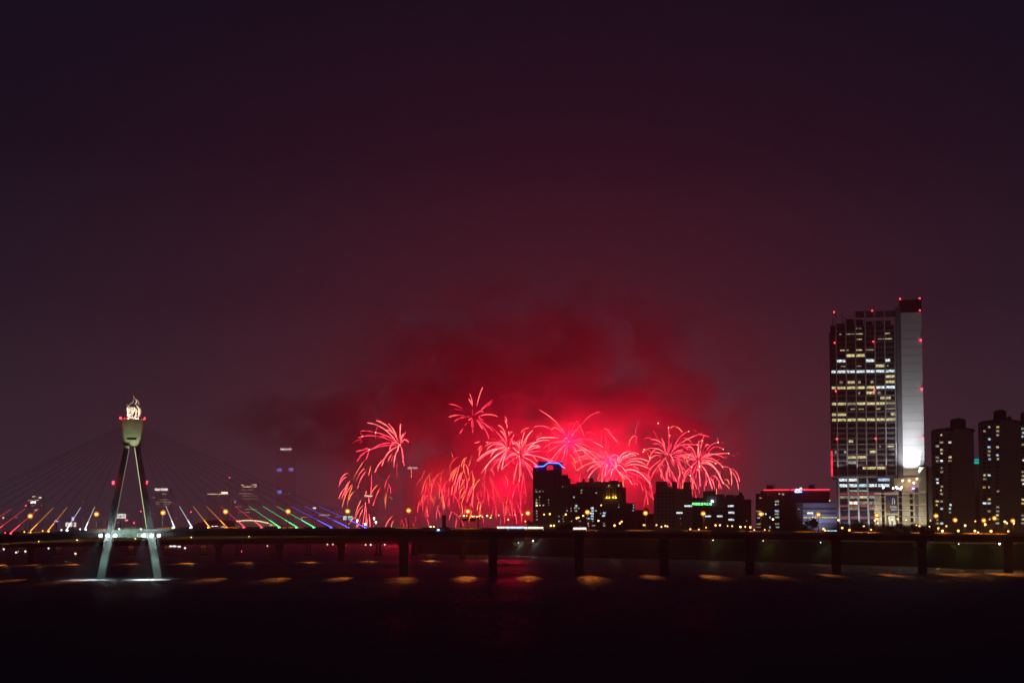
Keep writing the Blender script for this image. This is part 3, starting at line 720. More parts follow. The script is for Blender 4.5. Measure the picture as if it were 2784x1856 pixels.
# --- stay cables
COL = {'white': (0.82, 0.93, 1.0), 'orange': (1.0, 0.36, 0.05), 'red': (1.0, 0.05, 0.07), 'green': (0.05, 0.95, 0.25), 'blue': (0.10, 0.10, 1.0)}
right = [(475, 'white'), (523, 'white'), (571, 'orange'), (618, 'orange'), (667, 'red'), (715, 'red'), (763, 'green'), (810, 'green'), (857, 'green'), (904, 'blue'), (950, 'blue'), (997, 'blue')]
left = [(230, 'white'), (179, 'white'), (128, 'orange'), (78, 'orange'), (26, 'red'), (-25, 'red'), (-76, 'red'), (-127, 'red'), (-178, 'green'), (-229, 'green'), (-280, 'blue'), (-310, 'blue')]
for sgn, lst, nm in ((1, right, 'right'), (-1, left, 'left')):
    for i, (ax_, cn) in enumerate(lst):
        foot = PL(B1, ax_, ytop(ax_) - 1.5, NEAR + 4)
        fr = i / 11.0
        hz = P(357, 1212 - 52 * (0.15 + 0.85 * fr), hc.y).z
        kx = (wb + (wt - wb) * (hz - zb) / (zt_ - zb)) * 0.985
        topp = Vector((hc.x, hc.y - 1.5, hz)) + AX * sgn * kx
        cab = empty('stay_cable', foot, f'{ordinal(i + 1)} stay cable out from the tower on its {nm}, {cn}-lit at its foot' if ax_ > -30 else
                    f'{ordinal(i + 1)} stay cable out from the tower on its left, foot outside the picture', 'stay cable', f'stay cables on the {nm} of the tower')
        d = topp - foot; L = d.length
        # the glowing guard pipe ends at the same height on every cable
        hp = P(ax_, 1376 + 0.3 * (ytop(ax_) - 1437), foot.y).z
        fr2 = min(0.9, (hp - foot.z) / d.z)
        tube('cable', [foot + d * fr2, topp], 0.10, cable_mat, cab, n=5)
        tube('guard_pipe', [foot, foot + d * fr2 * 0.35], [0.28, 0.17], glow('pipe_foot_' + cn, COL[cn], 2.6), cab, n=6)  # floodlight on the pipe put into its own glow, strongest at the foot
        tube('guard_pipe', [foot + d * fr2 * 0.35, foot + d * fr2], [0.17, 0.11], glow('pipe_' + cn, COL[cn], 0.85), cab, n=6)
        ball('anchor_lamp', foot + Vector((-1.0 * sgn, -0.6, 0.2)), 0.36, glow('anchor_' + cn, [0.4 + 0.6 * c_ for c_ in COL[cn]] if cn == 'white' else COL[cn], 9.0), cab)
        if sgn < 0:
            ball('anchor_lamp', foot + Vector((-2.6, 1.0, 0.4)), 0.3, glow('anchor_' + cn, COL[cn], 9.0), cab)
# --- orange street lamps of the bridge
bulb = glow('sodium_bulb', (1.0, 0.45, 0.10), 6.5)
lamp_halo = glow('sodium_halo', (1.0, 0.26, 0.015), 0.9)  # glowing disc added to imitate the halo round each bulb
SOD = (1.0, 0.25, 0.02)
lamps1 = [(82, 1402), (262, 1397), (443, 1393), (613, 1390), (783, 1389.5), (945, 1389), (1111, 1387), (1272, 1389.5), (1435, 1394), (1597, 1391.5),
          (1755, 1394), (1912, 1395.5), (2069, 1396.5), (2225, 1398), (2384, 1400), (2545, 1401.5), (2597, 1413), (2675, 1414), (2704, 1408), (2754, 1415)]
for i, (lx, ly) in enumerate(lamps1):
    top = PL(B1, lx, ly, NEAR + 1.2); bz = PL(B1, lx, ytop(lx), NEAR + 1.2).z - 1.0
    l_ = empty('street_lamp', (top.x, top.y, bz), f'{ordinal(i + 1)} orange street lamp from the left on the bridge parapet', 'street lamp', 'orange lamps along the bridge')
    tube('pole', [(top.x, top.y + .3, bz), (top.x, top.y + .3, top.z - 0.2)], [0.26, 0.18], column_mat, l_, n=7)
    tube('arm', [(top.x, top.y + .3, top.z - 0.2), (top.x, top.y + .9, top.z + 0.25), (top.x, top.y - 0.1, top.z + 0.5)], 0.08, steel, l_, n=5)
    block('lamp_hood', (top.x, top.y, top.z + 0.62), (0.95, 1.2, 0.22), dark_steel, l_)
    ball('lamp_halo', (top.x, top.y + .4, top.z), (1.6, 0.3, 1.45), lamp_halo, l_)
    ball('bulb', (top.x, top.y, top.z), (0.75, 0.62, 0.65), bulb, l_)
    lamp_light('lamp_light', (top.x, top.y - 1.0, top.z - 0.5), SOD, 95000 * (0.55, 1.0, 0.8, 0.6, 0.7, 0.85, 0.5, 1.35, 1.0, 0.8)[i % 10], l_, r=0.4, kind='SPOT', target=(top.x, top.y - (33.0 + 6 * math.sin(i * 2.3)), 0), angle=74, blend=1.0).scale = (0.20, 1, 1)
    lamp_light('road_light', (top.x, top.y + 17.0, top.z - 0.3), SOD, 9000 if lx < 2300 else 20000, l_, r=0.4, kind='SPOT', target=(top.x, top.y + 18.0, bz), angle=104, blend=0.3)

# ------------------------------------------------------------------ second bridge and far bridge
B2 = (1330.0, -348.0, 0.55)
p2 = [(-120, 1483, 1493), (0, 1479, 1488.5), (240, 1472, 1486), (500, 1465.5, 1480), (760, 1461, 1477), (927, 1458.5, 1474.5), (1160, 1456, 1470), (1400, 1453, 1466)]
low = empty('low_bridge', PL(B2, 600, 1530), 'lower road bridge seen under the cable-stayed deck, lit amber along its parapet', 'bridge')
sl, bx_, pr = [], [], []
for px, yt_, yb_ in p2:
    a_, b2 = PL(B2, px, yt_, 0), PL(B2, px, yb_, 0)
    x, Y, z = a_
    sl.append([Vector((x, Y, z)), Vector((x, Y, z - 1.0)), Vector((x - 8, Y + 18, z - 1.0)), Vector((x - 8, Y + 18, z))])
    bx_.append([Vector((x - .5, Y + 1.2, z - 1.0)), Vector((x - 1, Y + 2.5, b2.z)), Vector((x - 7, Y + 15.5, b2.z)), Vector((x - 7.5, Y + 16.8, z - 1.0))])
    pr.append([Vector((x - 8, Y + 17.6, z + 3.0)), Vector((x - 8, Y + 17.6, z + 0.003)), Vector((x - 8.2, Y + 18.0, z + 0.003)), Vector((x - 8.2, Y + 18.0, z + 3.0))])
prism('deck_slab', sl, dark_concrete, low); prism('box_girder', bx_, dark_concrete, low)
prism('noise_wall', pr, beige, low)
def pier2(px, i):
    c = PL(B2, px, 1535, 9)
    Yc = c.y
    yb_ = [b_ for a_, b_, c_ in p2 if a_ <= px][-1]
    tz = PL(B2, px, 1476 + 10 * max(0, (600 - px)) / 600, 9).z + 0.4
    wd = 8.5 * mpp(Yc)
    def r_(z, w_, d_): return [Vector((c.x - w_, Yc - d_, z)), Vector((c.x + w_, Yc - d_, z)), Vector((c.x + w_, Yc + d_, z)), Vector((c.x - w_, Yc + d_, z))]
    prism('pier', [r_(-0.8, wd, 2), r_(tz - 5, wd * 0.92, 2), r_(tz - 2, wd * 1.25, 3), r_(tz, wd * 2.0, 5)], dark_concrete, low)
for i, px in enumerate((-85, 85, 256, 425, 594, 760, 927, 1094, 1257)): pier2(px, i)
amber = glow('amber_lamp', (1.0, 0.62, 0.2), 10.0)
for i, (px, strong) in enumerate(((15, 1), (105, .4), (209, .6), (368, .3), (520, 1), (677, .55), (850, .55), (1010, .6), (1175, .9), (1330, .5))):
    yt_ = None
    for (a_, ya, _), (b_, yb2, _) in zip(p2, p2[1:]):
        if a_ <= px <= b_: yt_ = ya + (yb2 - ya) * (px - a_) / (b_ - a_)
    c = PL(B2, px, yt_, -0.5)
    l_ = empty('parapet_lamp', c + Vector((0, 0.7, 0)), f'{ordinal(i + 1)} small amber lamp from the left on the lower bridge', 'lamp', 'small lamps on the lower bridge')
    tube('post', [c + Vector((0, 0.7, 0)), c + Vector((0, 0.7, 1.4))], 0.08, steel, l_, n=5)
    ball('lantern', c + Vector((0, 0.3, 1.5)), 0.32, amber, l_)
    lamp_light('lamp_light', c + Vector((0, -0.6, 1.5)), (1, .25, .02), 50000 * strong, l_, r=0.3, kind='SPOT', target=Vector((c.x, c.y - 20, 0)), angle=75, blend=1.0).scale = (0.4, 1, 1)
    lamp_light('wall_light', c + Vector((0, 3, 1.5)), (1, .55, .12), 700, l_, r=0.3)
# far bridge
YF = 1711.0
farb = empty('far_bridge', P(500, 1510, YF), 'far low bridge on paired round columns, barely visible through the haze', 'bridge')
a_, b2 = P(-150, 1462, YF), P(1420, 1462, YF)
block('deck', ((a_.x + b2.x) / 2, YF + 5, 15.0), (b2.x - a_.x, 12, 3.0), dark_concrete, farb)
sodcol = glow('sodium_tube', (1.0, 0.42, 0.05), 2.2)
for i, px in enumerate((-46, 56, 158, 257, 355, 453, 552, 648, 742, 838, 931, 1028, 1125)):
    c = P(px, 1500, YF)
    for dx in (-1.55, 1.55):
        tube('column', [(c.x + dx, YF + 2, 1.3), (c.x + dx, YF + 2, 13.6)], 0.85, concrete, farb, n=10)
    block('pile_cap', (c.x, YF + 3, 0.5), (7.5, 9, 1.6), dark_concrete, farb)
    if px in (56, 158, 355, 453, 552):
        lamp_light('column_light', (c.x, YF - 1.2, 12.0), (1, .40, .04), 1500, farb, r=0.3, kind='SPOT', target=(c.x, YF + 2.0, 2.0), angle=55)
        for dx in (-1.5, 1.5):
            ball('column_lamp', (c.x + dx, YF + 0.6, 12.3), (0.5, 0.3, 1.3), sodcol, farb)

# ------------------------------------------------------------------ traffic on and behind the bridge
head_l = glow('headlamp', (1, .95, .85), 14.0); tail_l = glow('tail_lamp', (1, .04, .03), 8.0); ind_l = glow('marker_lamp', (1, .5, .1), 12.0)
def wheel(p, c, parent):
    V, Fc = tube_data([Vector(c) + Vector((0, -0.18, 0)), Vector(c) + Vector((0, 0.18, 0))], p, 12)
    w_ = mesh('wheel', V, Fc, tyre_mat, parent)
    return w_
def truck(px, label):
    c = PL(B1, px, ytop(px), NEAR + 5); z0 = c.z - 0.95
    tr = empty('box_truck', (c.x, c.y, z0), label, 'truck')
    block('cargo_box', (c.x + 0.9, c.y, z0 + 2.55), (7.0, 2.5, 2.9), truck_mat, tr)
    block('cab', (c.x - 3.75, c.y, z0 + 1.85), (1.9, 2.4, 2.3), truck_mat, tr)
    block('chassis', (c.x - 0.3, c.y, z0 + 0.85), (8.6, 1.6, 0.4), dark_steel, tr)
    block('side_window', (c.x - 3.9, c.y - 1.22, z0 + 2.35), (0.9, 0.05, 0.7), glass_dark, tr)
    for dx in (-3.4, 1.8, 3.2):
        for dy in (-1.05, 1.05): wheel(0.5, (c.x + dx, c.y + dy, z0 + 0.5), tr)
    for dy in (-.8, .8): ball('headlamp', (c.x - 4.72, c.y + dy, z0 + 0.95), 0.16, head_l, tr)
truck(1535, 'dark box truck standing out against the stand-in buses on the bridge')
def bus(px, py, Y, L, mat, label, wm_):  # stand-in bus in place of a light trail
    c = PL(B1, px, ytop(px), NEAR + Y); z0 = c.z - 0.95
    b_ = empty('standin_bus', (c.x, c.y, z0), label, 'bus', 'stand-in buses for light trails on the bridge')
    block('body', (c.x, c.y, z0 + 1.75), (L, 2.5, 2.6), mat, b_)
    block('roof_pod', (c.x + 1, c.y, z0 + 3.2), (2.5, 1.6, 0.3), steel, b_)
    n = 6
    for k in range(n):
        block('window', (c.x - L / 2 + (k + .5) * L / n, c.y - 1.27, z0 + 2.1), (L / n * 0.9, 0.06, 1.1), wm_, b_)
    for dx in (-L * .3, L * .3):
        for dy in (-1.1, 1.1): wheel(0.5, (c.x + dx, c.y + dy, z0 + 0.5), b_)
    ball('headlamp', (c.x + L / 2 + .02, c.y - .8, z0 + 0.8), 0.2, head_l, b_); ball('tail_lamp', (c.x - L / 2 - .02, c.y - .8, z0 + 0.9), 0.16, tail_l, b_)
bw1 = glow('standin_bus_window_warm', (1, .86, .70), 2.2, 0.4, (0.8, 0.8, 0.8), .4); bw2 = glow('standin_bus_window_blue', (.45, .6, 1), 2.6, 0.4, (.8, .8, .8), .5)
bus(1366, 1430, 23, 6.2, facade_grey, 'leftmost and shortest of the buses standing in for light trails', bw1)  # buses added in place of the light trails of passing traffic
bus(1404, 1430, 23, 10.0, standin_bus_mat, 'blue-windowed stand-in bus second from the left in the row', bw2)
bus(1452, 1430, 23, 10.5, facade_grey, 'warm-lit stand-in bus third from the left in the row, left of the truck', bw1)
bus(1576, 1436, 23, 7.5, facade_grey, 'warm-lit stand-in bus just right of the dark truck', bw1)
def car(px, label, right=True, off=6):
    c = PL(B1, px, ytop(px), NEAR + off); z0 = c.z - 0.97; s = 1 if right else -1
    k = empty('car', (c.x, c.y, z0), label, 'car', 'cars on the bridge')
    prf = [(-2.2, .35), (-2.2, .85), (-1.5, .95), (-1.0, 1.45), (0.6, 1.45), (1.2, .95), (2.2, .8), (2.2, .35)]
    mesh('body', [(c.x + s * x, c.y + d, z0 + z) for d in (-.85, .85) for x, z in prf], [tuple(range(8)), tuple(range(8, 16))] + [(i, (i + 1) % 8, 8 + (i + 1) % 8, 8 + i) for i in range(8)], car_mat, k)
    block('side_window', (c.x - .2 * s, c.y - .86, z0 + 1.2), (1.5, .04, .35), glass_dark, k)
    for dx in (-1.35, 1.35):
        for dy in (-.75, .75): wheel(0.33, (c.x + dx, c.y + dy, z0 + .33), k)
    for dy in (-.6, .6):
        ball('headlamp', (c.x + s * 2.2, c.y + dy, z0 + .75), .26, head_l, k); ball('tail_lamp', (c.x - s * 2.2, c.y + dy, z0 + .8), .2, tail_l, k)
for i, (px, rt) in enumerate(((1152, 0), (1218, 1), (1630, 0), (1875, 0), (2030, 1), (2246, 0), (2352, 1), (2470, 0))):
    car(px, f'{ordinal(i + 1)} car from the left on the bridge with its lamps on', rt)
blue_nav = glow('blue_lamp', (.25, .5, 1), 14.0)
q = PL(B1, 1192, 1439.5, NEAR - .6)
nv = empty('navigation_lamp', q, 'small blue lamp on the face of the bridge deck', 'lamp')
ball('lens', q, .38, blue_nav, nv); block('bracket', q + Vector((0, .35, .1)), (.3, .5, .2), dark_steel, nv)

# ------------------------------------------------------------------ buildings
GZ = 16.0
def building(name, label, x0, x1, ytop_, Y, depth, mat, cat='building'):
    """body of a block: photo columns x0..x1, roof line ytop_, front at depth Y"""
    m0 = P((x0 + x1) / 2, 1360, Y)
    root = empty(name, (m0.x, Y, GZ), label, cat)
    part_box('wall', x0, x1, ytop_, None, Y, depth, mat, root)
    return root
def part_box(name, x0, x1, y0, y1, Y, depth, mat, parent, dy=0.0):
    a_ = P((x0 + x1) / 2, y0, Y)
    xa, xb = P(x0, (y0 + 1440) / 2 if y1 is None else (y0 + y1) / 2, Y).x, P(x1, (y0 + 1440) / 2 if y1 is None else (y0 + y1) / 2, Y).x
    zb_ = GZ - 0.3 if y1 is None else P(x0, y1, Y).z
    return block(name, ((xa + xb) / 2, Y + dy + depth / 2, (a_.z + zb_) / 2), (xb - xa, depth, a_.z - zb_), mat, parent)
win_w = glow('window_white', (0.80, 0.95, 1.0), 1.05, 0.7, (0.9, 0.9, 0.9))
win_y = glow('window_yellow', (1.0, 0.86, 0.42), 0.75, 0.6, (0.9, 0.9, 0.9))
win_c = glow('window_cream', (1.0, 0.90, 0.66), 1.4, 0.5, (0.6, 0.6, 0.6))
win_dim = glow('window_dim', (1.0, 0.82, 0.55), 0.28, 0.9, (0.9, 0.9, 0.9), .1)
win_blue = glow('window_blue', (0.5, 0.7, 1.0), 0.9, 0.8, (1, 1, 1))
win_cy = glow('window_cyan', (0.55, 0.95, 1.0), 0.75, 0.8, (1, 1, 1))
win_gold = glow('window_gold', (1.0, 0.62, 0.12), 0.8, 0.6, (1, 1, 1))
win_gdim = glow('window_green_dim', (0.8, 0.95, 0.75), 0.35, 0.8, (1, 1, 1))
WM = {'w': win_w, 'y': win_y, 'c': win_c, 'd': win_dim, 'b': win_blue, 't': win_cy, 'g': win_gold, 'n': win_gdim}
def windows(parent, Y, zo, lst):
    ox, oy, s = zo
    for x, y, w_, h_, k in lst:
        face('window', ox + (x - w_ / 2) / s, ox + (x + w_ / 2) / s, oy + (y - h_ / 2) / s, oy + (y + h_ / 2) / s, Y, WM[k], parent)
def dark_grid(parent, Y, x0, x1, y0, y1, nx, ny, fx=0.6, fy=0.5, skip=(), lit=()):
    for j in range(ny):
        for i in range(nx):
            cx, cy = x0 + (i + .5) * (x1 - x0) / nx, y0 + (j + .5) * (y1 - y0) / ny
            if any(abs(cx - a_) < b_ and abs(cy - c_) < d_ for a_, c_, b_, d_ in skip): continue
            face('window', cx - fx * (x1 - x0) / nx / 2, cx + fx * (x1 - x0) / nx / 2, cy - fy * (y1 - y0) / ny / 2, cy + fy * (y1 - y0) / ny / 2, Y, glass_dark, parent, d=0.2, proud=0.03)
ZB3 = (1430, 1240, 7.84)
# blue-lit apartment tower
Y1 = 1700.0
b1 = building('apartment_tower', 'dark apartment tower with a wavy blue neon roof line and an arched gap', 1449, 1528, 1277, Y1, 22, facade_dark)
part_box('stair_core', 1449, 1463, 1272, 1277, Y1, 18, facade_dark, b1)
for x0, x1, y0 in ((1463, 1486.5, 1268), (1504.5, 1528, 1268)): part_box('roof_block', x0, x1, y0, 1277, Y1, 16, facade_dark, b1)
# arched gap: lintel with a curved underside
am = []
for k in range(9):
    a_ = math.pi * k / 8; am.append((1495.5 - 9 * math.cos(a_), 1267 - 5.5 * math.sin(a_)))
V = []; outl = [(1463, 1268), (1463, 1253), (1478, 1254), (1529, 1257), (1528, 1268)] + am[::-1]
for dy in (0, 16):
    for x_, y_ in outl: V.append(P(x_, y_, Y1) + Vector((0, dy, 0)))
k = len(outl)
mesh('arched_crown', V, [tuple(range(k)), tuple(range(k, 2 * k))] + [(i, (i + 1) % k, k + (i + 1) % k, k + i) for i in range(k)], facade_dark, b1)
for x0, x1, y0 in ((1528, 1545, 1291), (1545, 1551, 1301)): part_box('side_wing', x0, x1, y0, None, Y1, 20, facade_dark, b1)
for x_, y_ in ((1453, 1270), (1470, 1251.5), (1484, 1251.5), (1499, 1275), (1534, 1288.5), (1542, 1288), (1549, 1299)):
    part_box('roof_vent', x_ - 1.5, x_ + 1.5, y_, y_ + 4, Y1, 3, facade_dark, b1, dy=3)
neon_b = glow('blue_neon', (0.06, 0.10, 1.0), 9.0)
tube('neon_line', [P(x_, y_, Y1 - 0.8) for x_, y_ in ((1454, 1267.3), (1466, 1267.3), (1476, 1267), (1481, 1265), (1486, 1260.5), (1490, 1258), (1496, 1257.5), (1506, 1258.2), (1516, 1258), (1521, 1259.5), (1527, 1266), (1531, 1269.5), (1536, 1271))], 0.36, neon_b, b1, n=6)
windows(b1, Y1, ZB3, [(222,750,34,34,'d'),(290,748,36,28,'d'),(362,745,12,26,'d'),(292,866,32,26,'n'),(225,925,34,24,'d'),(285,925,12,24,'d'),(482,925,18,28,'n'),
    (225,985,34,34,'y'),(285,985,12,22,'d'),(480,985,12,24,'d'),(228,1043,44,40,'c'),(296,1043,32,28,'y'),(372,1040,24,26,'t'),(484,1043,14,28,'d'),
    (230,1165,36,32,'d'),(230,1215,34,22,'d'),(232,1275,34,26,'d'),(232,1345,36,26,'d'),(778,650,14,28,'d'),(840,650,12,22,'d'),(210,703,14,20,'d'),
    (705,1275,24,26,'n'),(800,1270,26,18,'n'),(785,1325,28,22,'n'),(702,1380,26,36,'b'),(805,1380,22,18,'d'),(875,1157,26,24,'b'),(865,1100,14,24,'d')])
dark_grid(b1, Y1, 1455, 1527, 1281, 1325, 6, 6)
# flat-roofed apartment block
Y2 = 1780.0
b2_ = building('apartment_block', 'broad dark apartment block with four gold-lit pillars near its roof', 1551, 1702, 1324, Y2, 24, facade_dark)
part_box('upper_storeys', 1551, 1692, 1314, 1324, Y2, 22, facade_apt, b2_)
for x0, x1, y0 in ((1568, 1692, 1309), (1657, 1681, 1305.5)): part_box('roof_storey', x0, x1, y0, 1314 if x0 < 1600 else 1309, Y2, 18, facade_apt, b2_)
for x0, x1, y0 in ((1583.5, 1589.5, 1300), (1602, 1614, 1301)): part_box('lift_housing', x0, x1, y0, 1309, Y2, 6, facade_dark, b2_, dy=3)
part_box('lift_cap', 1605, 1611, 1298, 1301, Y2, 5, facade_dark, b2_, dy=3.5)
part_box('side_wing', 1702.2, 1726, 1367, None, Y2, 20, facade_dark, b2_)
golds = glow('gold_uplight', (1.0, 0.60, 0.10), 4.5)
for x_, y0, y1 in ((1650, 1341, 1353), (1656.5, 1345, 1353), (1667, 1341, 1353), (1673.5, 1346, 1353)):
    face('pillar', x_ - 2, x_ + 2, 1320, 1354, Y2, beige, b2_, d=1.0, proud=0.6)
    c = P(x_, 1353.5, Y2 - 1.1); ball('pillar_lamp', c, .3, golds, b2_)
    lamp_light('pillar_light', c + Vector((0, 0.0, .4)), (1, .55, .06), 420, b2_, r=.2)
windows(b2_, Y2, ZB3, [(1770,632,38,44,'g'),(1975,620,34,44,'g'),(1762,658,130,8,'d'),(1180,722,36,26,'d'),(1180,775,34,20,'d'),(1492,776,36,14,'y'),(1022,870,26,34,'t'),
    (1070,1057,48,44,'t'),(1055,1100,60,24,'n'),(950,1103,38,32,'d'),(1128,1103,34,30,'d'),(1064,1160,56,30,'n'),(950,1160,50,30,'d'),
    (1412,1103,64,40,'w'),(1415,1157,44,34,'t'),(1487,1157,44,32,'n'),(1405,1213,78,40,'w'),(1412,1270,60,34,'b'),(1414,1327,60,38,'b'),(1325,1322,66,30,'b'),
    (1425,1378,36,24,'d'),(1668,1207,52,36,'b'),(1655,1262,60,38,'w'),(1595,1213,34,24,'d'),(1150,1378,38,26,'d'),(1320,1430,30,20,'c'),(1332,1480,14,28,'n'),
    (1440,1472,80,28,'d'),(1665,1428,34,18,'n'),(1670,1477,44,24,'n'),(1975,1027,16,16,'t'),(1975,1082,18,16,'t'),(2292,1035,20,20,'t'),(2294,1088,22,20,'t'),(2280,1150,30,24,'b'),(970,1380,26,26,'d')])
dark_grid(b2_, Y2, 1555, 1640, 1320, 1368, 9, 6)
b3 = building('low_block', 'small dark house block in the red gap left of the office block', 1726.5, 1764, 1385.5, 1800, 18, facade_dark)
part_box('stair_head', 1752, 1763, 1381, 1385.5, 1800, 10, facade_dark, b3)
part_box('annex', 1764.2, 1777.5, 1396, None, 1800, 14, facade_dark, b3)
dark_grid(b3, 1800, 1729, 1762, 1390, 1430, 4, 4)
# office block with roof towers
Y4 = 1650.0
b4 = building('office_block', 'dark office block with three square roof towers against the red glow', 1783, 1882, 1328, Y4, 26, facade_apt)
for x0, x1, y0 in ((1783, 1815, 1308.5), (1828, 1841.5, 1309), (1858, 1878, 1310)): part_box('roof_tower', x0, x1, y0, 1328, Y4, 14, facade_apt, b4)
part_box('roof_step', 1815, 1826, 1323, 1328, Y4, 12, facade_apt, b4); part_box('side_wall', 1777.8, 1783, 1342, None, Y4, 20, facade_apt, b4)
dark_grid(b4, Y4, 1786, 1836, 1335, 1432, 5, 10)
windows(b4, Y4, (1740, 1280, 4.2), [(558,398,104,20,'w'),(450,476,68,20,'w'),(645,436,68,18,'w'),(645,476,68,22,'w'),(460,540,14,10,'d'),(465,604,8,8,'d')])
# green-sign block
Y5 = 1630.0
b5 = building('office_block', 'low dark office block with a green lit rooftop sign', 1882.4, 2023, 1352, Y5, 24, facade_dark)
for x0, x1, y0 in ((1912, 1946, 1334.5), (1946.3, 1970.5, 1343), (1973, 1996, 1344.5), (1998, 2023, 1345.5)): part_box('roof_storey', x0, x1, y0, 1352, Y5, 16, facade_dark, b5)
part_box('chimney', 2008, 2018, 1337.5, 1345.5, Y5, 5, facade_dark, b5, dy=2); part_box('side_wing', 2023.2, 2042, 1357, None, Y5, 20, facade_dark, b5)
dark_grid(b5, Y5, 1886, 2020, 1376, 1430, 12, 5, skip=[(1987, 1393, 12, 30), (1940, 1402, 30, 7)])
windows(b5, Y5, (1740, 1280, 4.2), [(778,515,64,18,'w'),(910,515,66,18,'w'),(1037,398,66,20,'w'),(1042,474,66,22,'w'),(1042,554,66,20,'w'),(1215,568,10,10,'d')])
grn = glow('green_sign', (0.05, 1.0, 0.18), 4.5)
sg = empty('rooftop_sign', P(1910, 1376, Y5 - .8), 'green glowing sign of seven square letters on the low office block', 'sign')
for k, ch in enumerate('리센트오피스텔'):
    x_ = 1740 + (612 + 32.6 * k) / 4.2
    text_px('letter', ch, x_ - 3.1, x_ + 3.1, 1365.8, 1372.2, Y5 - 1.0, glow('green_letter', (.22, 1, .34), 3.0), sg, .035)
    face('letter_box', x_ - 3.5, x_ + 3.5, 1365, 1373, Y5 - .8, glow('green_box', (0.0, 0.5, 0.05), .55), sg, d=.3, proud=.0)
fl = empty('roof_floodlight', P(1937, 1362, Y5 - 1), 'single white floodlight at the right end of the green sign', 'lamp')
ball('lens', P(1937, 1362, Y5 - 1.2), .8, glow('white_flood', (.75, .9, 1), 25.0), fl); block('bracket', P(1937, 1362, Y5) + Vector((0, -.5, -.5)), (.3, 1.0, .3), dark_steel, fl)
# hotel with the red line
Y6 = 1620.0
b6 = building('hotel_block', 'long dark block with a red neon line along its roof', 2055, 2140, 1341, Y6, 26, facade_dark)
part_box('roof_parapet', 2068, 2150, 1333.5, 1341, Y6, 18, facade_dark, b6)
part_box('rear_wing', 2140.3, 2255, 1336, None, Y6, 26, facade_dark, b6, dy=6)
neon_r = glow('red_neon', (1.0, 0.02, 0.05), 4.5)
tube('neon_line', [P(2077, 1331.5, Y6 - 1.8), P(2146, 1331, Y6 - 1.8)], .36, neon_r, b6, n=6)
tube('neon_line', [P(2150.5, 1331, Y6 - 1.8), P(2253.5, 1330.2, Y6 - 1.8)], .36, neon_r, b6, n=6)
for x0, x1 in ((2083, 2105), (2196, 2215)):
    for i in range(5):
        x_ = x0 + (x1 - x0) * i / 4; tube('antenna', [P(x_, 1331, Y6 + 4), P(x_, 1314 + (i % 2) * 3, Y6 + 4)], .18, dark_steel, b6, n=5)
    for y_ in (1317, 1322, 1327): tube('antenna_rail', [P(x0, y_, Y6 + 4), P(x1, y_, Y6 + 4)], .16, dark_steel, b6, n=5)
    part_box('plant_room', x0 + 2, x1 - 2, 1319, 1331.5, Y6, 5, facade_dark, b6, dy=6)
windows(b6, Y6, (1740, 1280, 4.2), [(1376,306,26,18,'d'),(1562,345,48,22,'n'),(1550,382,16,20,'t'),(1575,382,22,18,'d'),(1355,458,52,18,'d'),(1350,490,30,14,'d'),(1405,490,18,24,'c'),(1437,490,10,18,'c'),
    (1562,455,46,22,'b'),(1562,490,46,18,'n'),(1565,527,46,18,'n'),(1485,530,14,24,'t'),(1355,533,30,10,'b'),(1355,604,48,18,'d'),(1565,602,46,18,'d'),(1485,640,12,20,'t'),(1570,640,40,14,'n'),(1590,260,12,14,'c'),(1632,265,24,20,'d'),(1460,266,10,10,'d'),(1355,640,50,10,'d')])
sgn = empty('rooftop_sign', P(2171, 1340, Y6 - 1), 'small blue sign with an orange ball on the red neon line', 'sign')
face('panel', 2160, 2181, 1328, 1339, Y6 - 1.0, glow('blue_panel', (.02, .06, .9), 1.6), sgn, d=.3, proud=0)
text_px('lettering', 'OREE', 2162, 2176, 1328.5, 1333, Y6 - 1.2, glow('sign_letter', (.8, .9, 1), 4), sgn)
text_px('lettering', 'Planner', 2161, 2180, 1334, 1338.5, Y6 - 1.2, glow('sign_letter', (.8, .9, 1), 4), sgn)
ball('globe', P(2177, 1328, Y6 - 1.4), .95, glow('orange_globe', (1, .55, .15), 8.0), sgn)
# banded block in front
Y7 = 1560.0
b7 = building('banded_block', 'low block with pale horizontal bands left of the tall tower', 2166, 2274, 1366, Y7, 24, facade_grey)
for y0, y1 in ((1366.5, 1378), (1385, 1392), (1396.5, 1403.5), (1409, 1420)):
    face('cladding_band', 2184, 2273, y0, y1, Y7, facade_blue, b7, d=.6, proud=.3)
windows(b7, Y7, (1740, 1280, 4.2), [(1945,480,66,22,'c'),(2060,530,380,12,'y'),(2140,530,140,14,'y'),(1985,532,40,22,'c'),(1925,568,12,12,'d'),(1870,596,14,8,'b'),(2190,680,110,12,'t'),(1815,432,10,10,'g'),(2165,338,16,18,'y')])
dark_grid(b7, Y7, 2168, 2184, 1370, 1430, 2, 8)
lamp_light('wash_light', P(2225, 1436, Y7 - 14), (.62, .62, 1.0), 11000, b7, r=.5, kind='SPOT', target=P(2228, 1395, Y7), angle=110)

# --- the tall tower
YT = 1505.0
ZT = (2200, 780, 2.904)
tt = empty('office_tower', P(2350, 1440, YT), 'tall glass office tower with lit floors and a floodlit white side wall', 'tower')
tt.location.z = GZ
def TX(zx, zy): return ZT[0] + zx / ZT[2], ZT[1] + zy / ZT[2]
